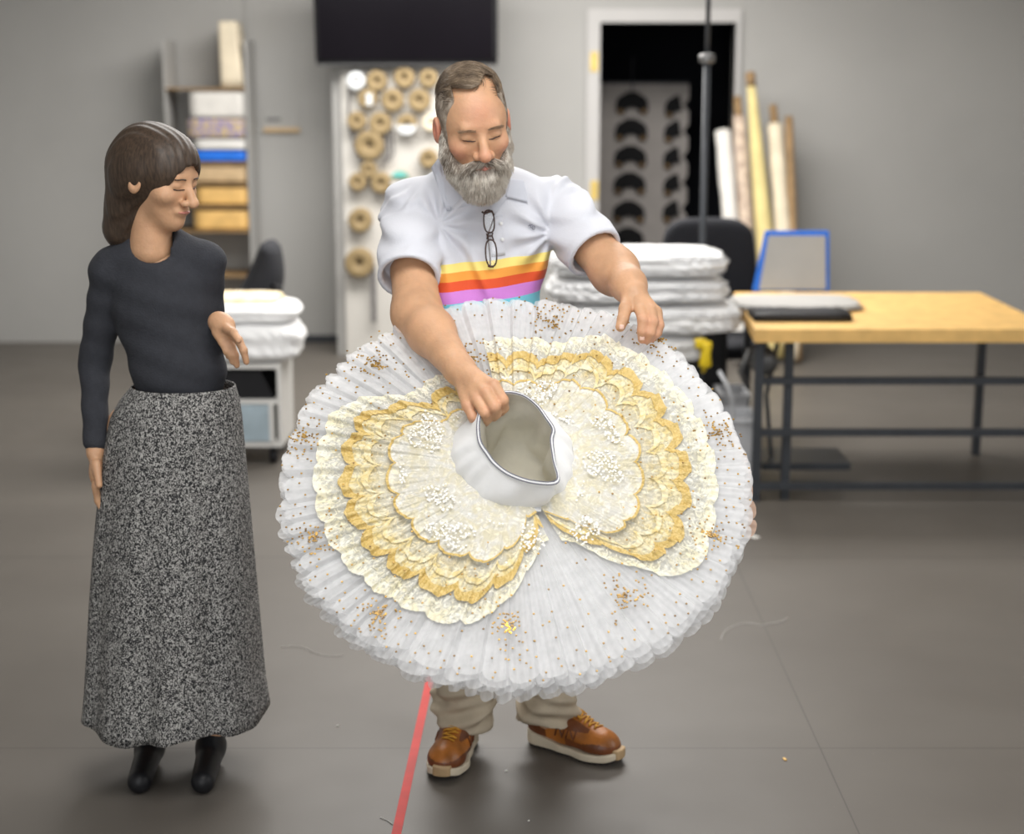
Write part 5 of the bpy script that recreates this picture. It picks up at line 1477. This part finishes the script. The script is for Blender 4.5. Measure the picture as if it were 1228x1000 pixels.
# glasses hooked in the collar
gls = empty('eyeglasses', onshirt(587, 255, 0.01), 'dark tortoise eyeglasses hanging folded from the shirt collar of the man', 'eyeglasses')
def gp(x, y, l=0.014):
    a = onshirt(587, 262, 0.0); b = onshirt(589, 318, 0.0); t = (y-255)/65
    Y = a.y*(1-t)+b.y*t-l; return P(x, y, Y)
def rimloop(cx_, cy_, wx, wy, tilt_):
    pts = []
    for i in range(25):
        t = 2*math.pi*i/24; c_, s_ = math.cos(t), math.sin(t)
        ex_ = math.copysign(abs(c_)**0.8, c_)*wx; ey_ = math.copysign(abs(s_)**0.8, s_)*wy
        pts.append(gp(cx_+ex_+ey_*tilt_, cy_+ey_))
    return pts
for nm, cx_, cy_, wx, wy in (('up', 586.5, 265.5, 6.3, 13.5), ('lo', 589, 303.5, 6.6, 16)):
    pts = rimloop(cx_, cy_, wx, wy, 0.05)
    m_ = MB(); m_.tube(pts, 0.0019, 8, False); m_.build('rim', M['frame'], gls, True)
    lm = bpy.data.materials.get('lens_glass')
    if not lm:
        lm = bpy.data.materials.new('lens_glass'); lm.use_nodes = True; N, L = nt(lm); N.remove(N['Principled BSDF'])
        g = N.new('ShaderNodeBsdfGlossy'); g.inputs['Roughness'].default_value = 0.05; t_ = N.new('ShaderNodeBsdfTransparent'); x = N.new('ShaderNodeMixShader'); x.inputs[0].default_value = 0.03
        L.new(t_.outputs[0], x.inputs[1]); L.new(g.outputs[0], x.inputs[2]); L.new(x.outputs[0], N['Material Output'].inputs[0])
    V = [v for v in pts[:24]]; V2 = [v+Vector((0, 0.001, 0)) for v in V]
    MB().add(V+V2, [tuple(range(24)), tuple(range(47, 23, -1))]).build('lens', lm, gls)
m_ = MB(); m_.tube([gp(583.5, 280), gp(584.5, 283), gp(584, 287)], 0.0017, 6); m_.tube([gp(591, 279), gp(590, 283), gp(592, 288)], 0.0017, 6); m_.tube([gp(584, 283), gp(590.5, 283)], 0.0018, 6); m_.build('bridge', M['frame'], gls, True)
m_ = MB(); m_.tube([gp(578, 254, 0.016), gp(581, 256, 0.018), gp(590, 253, 0.018), gp(592, 258, 0.014)], 0.0026, 8); m_.build('temple', M['frame'], gls, True)
m_ = MB(); m_.tube([gp(592, 262, 0.004), gp(585, 282, 0.004), gp(588, 310, 0.006), gp(588, 321, 0.010)], 0.0018, 8); m_.tube([gp(585, 319, 0.012), gp(592, 320, 0.012)], 0.0028, 6); m_.build('temple', M['frame'], gls, True)

# ------------------------------------------------------------------ the person at the left edge: skirt side and hand
YW = 3.95
WX = -0.87
wm = empty('person', (WX, YW, 0), 'person at the left in a long speckled grey skirt, one hand hanging by the side', 'person')
sk = bpy.data.materials.new('speckled_tweed'); sk.use_nodes = True
N, L = nt(sk); b = N['Principled BSDF']; b.inputs['Roughness'].default_value = 0.9
tc = N.new('ShaderNodeTexCoord'); n = N.new('ShaderNodeTexNoise'); n.inputs['Scale'].default_value = 210; n.inputs['Detail'].default_value = 3; n.inputs['Distortion'].default_value = 1.5
mp = N.new('ShaderNodeMapping'); mp.inputs['Scale'].default_value = (1.0, 1.0, 0.8); L.new(tc.outputs['Object'], mp.inputs[0]); L.new(mp.outputs[0], n.inputs['Vector'])
r = N.new('ShaderNodeValToRGB'); r.color_ramp.elements[0].position = 0.48; r.color_ramp.elements[1].position = 0.57; r.color_ramp.elements[0].color = (0.015, 0.015, 0.017, 1); r.color_ramp.elements[1].color = (0.42, 0.41, 0.39, 1)
L.new(n.outputs['Fac'], r.inputs[0]); L.new(r.outputs[0], b.inputs['Base Color'])
rows = [(462, 281.8), (480, 287), (500, 289.5), (540, 293), (600, 298), (660, 303), (720, 308), (780, 313), (815, 316), (850, 321)]
rows_d = []; nseg = 120
for i in range(len(rows)-1):
    for k in range(4):
        t = k/4; rows_d.append((rows[i][0]*(1-t)+rows[i+1][0]*t, rows[i][1]*(1-t)+rows[i+1][1]*t))
rows_d.append(rows[-1])
V = []; F = []
for j, (py, px) in enumerate(rows_d):
    e = P(px, py, YW); u = j/(len(rows_d)-1); cxw = WX+0.055*(1-u)**2; wd = e.x-cxw
    for i in range(nseg):
        a = 2*math.pi*i/nseg
        fold = 1+u*(0.06*math.sin(a*9+1.5*u)+0.03*math.sin(a*17+2))*(0 if abs(math.sin(a)) < 0.05 else 1)
        V.append(Vector((cxw+wd*math.cos(a)*(1+0.02*u*math.sin(a*9)), YW+math.sin(a)*(0.105+0.135*u)*fold, e.z+(0.010*math.sin(a*4) if j == len(rows_d)-1 else 0))))
for j in range(len(rows_d)-1):
    for i in range(nseg): F.append((j*nseg+i, (j+1)*nseg+i, (j+1)*nseg+(i+1) % nseg, j*nseg+(i+1) % nseg))
so = mesh_obj('skirt', V, F, sk, wm)
md = so.modifiers.new('thickness', 'SOLIDIFY'); md.thickness = 0.003
H1 = Vector((WX+0.02, 3.93, 1.53))
wf = Vector((0.86, -0.42, -0.22)).normalized(); wx_ = Vector((0, 0, 1)).cross(wf).normalized(); wu_ = wf.cross(wx_).normalized()
if wu_.z < 0: wu_ = -wu_
WM = np.array([wx_, wf, wu_])
def wloc(p):
    x, y, z = p[0]-H1.x, p[1]-H1.y, p[2]-H1.z
    return tuple((WM[i][0]*x+WM[i][1]*y+WM[i][2]*z)*1.06 for i in range(3))
def whead(p):
    d = head_l(wloc(p))/1.06
    return smin(d, cone(p, (H1.x-0.02, H1.y+0.01, H1.z-0.06), (WX-0.01, YW, 1.36), 0.047, 0.052), 0.02)
def whair(p):
    q = wloc(p); x, y, z = q
    d = ell(q, (0, -0.030, 0.030), (0.094, 0.112, 0.108))
    d = smin(d, ell(q, (0, 0.02, 0.04), (0.082, 0.085, 0.088)), 0.02)
    d = smin(d, cone(q, (0, -0.055, 0.0), (0, -0.080, -0.15), 0.088, 0.060), 0.03)
    face = ell(q, (0, 0.108, -0.028), (0.060, 0.082, 0.088))
    return smax(d, -face, 0.008)/1.06+0.0012*np.sin(x*300+2*np.sin(z*30))
WSH = {1: Vector((-0.755, 3.97, 1.325)), -1: Vector((-0.985, 3.97, 1.305))}
WEL = {1: Vector((-0.765, 4.03, 1.10)), -1: Vector((-1.045, 4.00, 1.07))}
WWR = {1: P(270, 390, 3.885), -1: Vector((-1.03, 3.90, 0.86))}
def wtop(p):
    d = ell(p, (WX+0.01, YW+0.01, 1.22), (0.125, 0.090, 0.16))
    d = smin(d, ell(p, (WX+0.045, YW, 1.06), (0.118, 0.092, 0.12)), 0.05)
    d = smax(d, 1.0-p[2], 0.004)
    d = smin(d, cone(p, WSH[-1], WSH[1], 0.045, 0.045), 0.04)
    for s_ in (-1, 1): d = smin(d, cone(p, WSH[s_], (WX+s_*0.03, YW+0.01, 1.375), 0.040, 0.045), 0.03)
    for s_ in (-1, 1):
        d = smin(d, cone(p, WSH[s_], WEL[s_], 0.048, 0.040), 0.02)
        m_e = WEL[s_].lerp(WWR[s_], 0.88 if s_ < 0 else 0.75)
        d = smin(d, cone(p, WEL[s_], m_e, 0.038, 0.029), 0.015)
    d = smax(d, -cone(p, (WX, YW-0.02, 1.37), (WX, YW-0.05, 1.50), 0.05, 0.08), 0.004)
    return d+0.0015*np.sin(p[2]*90+30*p[0])
def whand(p):
    d = fing(p, [(277, 398, 3.86), (286, 408, 3.83), (292, 420, 3.82), (295.5, 434, 3.825)], [0.012, 0.0105, 0.0095, 0.0075])
    for k, (dx, dy) in enumerate(((-6, 2), (-11, 1), (-16, -3))):
        d = smin(d, fing(p, [(276+dx, 402+dy, 3.875), (283+dx, 413+dy, 3.86), (288+dx, 424+dy, 3.855), (290+dx, 436+dy-3*k, 3.86)], [0.012, 0.0105, 0.009, 0.0075]), 0.003)
    d = smin(d, cone(p, P(262, 386, 3.89), P(273, 401, 3.87), 0.026, 0.020), 0.008)
    d = smin(d, fing(p, [(268, 392, 3.87), (280, 399, 3.82), (286, 408, 3.80)], [0.012, 0.010, 0.008]), 0.006)
    return smin(d, cone(p, WWR[1].lerp(WEL[1], 0.35), WWR[1], 0.026, 0.024), 0.015)
def whand2(p):
    a = WWR[-1]; d = cone(p, a.lerp(WEL[-1], 0.4), a, 0.026, 0.022)
    d = smin(d, ell(p, (a.x+0.003, a.y-0.005, a.z-0.045), (0.018, 0.034, 0.042)), 0.012)
    for k in range(4):
        b0 = Vector((a.x+0.004, a.y-0.032+0.019*k, a.z-0.075)); L_ = (0.070, 0.078, 0.074, 0.058)[k]
        d = smin(d, cone(p, b0, b0+Vector((0.004, 0.002, -L_*0.55)), 0.0095, 0.0085), 0.004)
        d = smin(d, cone(p, b0+Vector((0.004, 0.002, -L_*0.55)), b0+Vector((0.016, 0.004, -L_)), 0.0085, 0.007), 0.004)
    d = smin(d, cone(p, a+Vector((0.008, -0.028, -0.02)), a+Vector((0.020, -0.055, -0.068)), 0.012, 0.008), 0.006)
    return d
def wlegs(p):
    d = None
    for s_ in (-1, 1):
        x_ = WX+s_*0.075
        e = smin(cone(p, (x_, YW+0.02, 0.90), (x_, YW+0.01, 0.48), 0.075, 0.055), cone(p, (x_, YW+0.01, 0.46), (x_+0.005, YW+0.03, 0.09), 0.054, 0.034), 0.03)
        d = e if d is None else smin(d, e, 0.02)
    return smin(d, cone(p, (WX+0.03, YW, 0.95), (WX, YW+0.01, 1.33), 0.08, 0.05), 0.04)
def box3(c, r): return (c[0]-r[0], c[1]-r[1], c[2]-r[2]), (c[0]+r[0], c[1]+r[1], c[2]+r[2])
parts_ = [snet(whead, *box3(H1+Vector((0, 0, -0.05)), (0.15, 0.16, 0.19)), 0.0035),
          snet(whand, *box3(P(276, 408, 3.86), (0.12, 0.11, 0.11)), 0.0028),
          snet(whand2, *box3(WWR[-1]+Vector((0, 0.02, -0.02)), (0.07, 0.13, 0.18)), 0.0032),
          snet(wlegs, (WX-0.2, YW-0.15, 0.05), (WX+0.2, YW+0.15, 1.40), 0.009)]
V, F = join(parts_); wbody = mesh_obj('body', V, F, M['skin'], wm)
V, F = snet(wtop, (-1.13, 3.78, 0.82), (-0.64, 4.14, 1.42), 0.006); mesh_obj('top', V, F, M['dark_top'], wm)
V, F = snet(whair, *box3(H1+Vector((0, 0, -0.03)), (0.19, 0.19, 0.22)), 0.004); mesh_obj('hair', V, F, M['dark_hair'], wm)
hb_ = bvh_of(parts_[0][0], parts_[0][1])
def WL(a, b, c): return H1+(Vector(wx_)*a+Vector(wf)*b+Vector(wu_)*c)/1.06
for s_ in (-1, 1):
    for nm_, z0_, rad_, mm_ in (('eyelashes', -0.003, 0.0014, M['lash']), ('eyebrow', 0.022, 0.0018, M['dark_hair'])):
        pts_ = []
        for i_ in range(7):
            t_ = i_/6; loc, nor, k_, d_ = hb_.find_nearest(WL(s_*(0.017+0.029*t_), 0.098-0.014*t_, z0_-0.002*math.sin(t_*3.14)+(0.004*math.sin(t_*3.14) if nm_ == 'eyebrow' else 0))); pts_.append(loc+Vector(wf)*0.0006)
        m_ = MB(); m_.tube(pts_, rad_, 6); m_.build(nm_, mm_, wm, True)
loc = hb_.find_nearest(WL(0, 0.105, -0.062))[0]
m_ = MB(); m_.tube([hb_.find_nearest(WL(x_, 0.10-abs(x_)*0.4, -0.0625))[0] for x_ in (-0.022, -0.012, 0, 0.012, 0.022)], [0.0015, 0.0035, 0.0042, 0.0035, 0.0015], 8); m_.build('lips', M['lip'], wm, True)
for s_ in (-1, 1):
    def wshoe(p, s_=s_):
        x_ = WX+s_*0.08
        d = cone(p, (x_, YW+0.04, 0.045), (x_+0.01, YW-0.14, 0.030), 0.036, 0.030)
        d = smin(d, ell(p, (x_, YW+0.03, 0.06), (0.036, 0.05, 0.05)), 0.02)
        return smax(d, 0.001-p[2], 0.003)
    V, F = snet(wshoe, (WX+s_*0.08-0.07, YW-0.22, -0.01), (WX+s_*0.08+0.07, YW+0.12, 0.14), 0.005); mesh_obj('shoe', V, F, M['black'], wm)
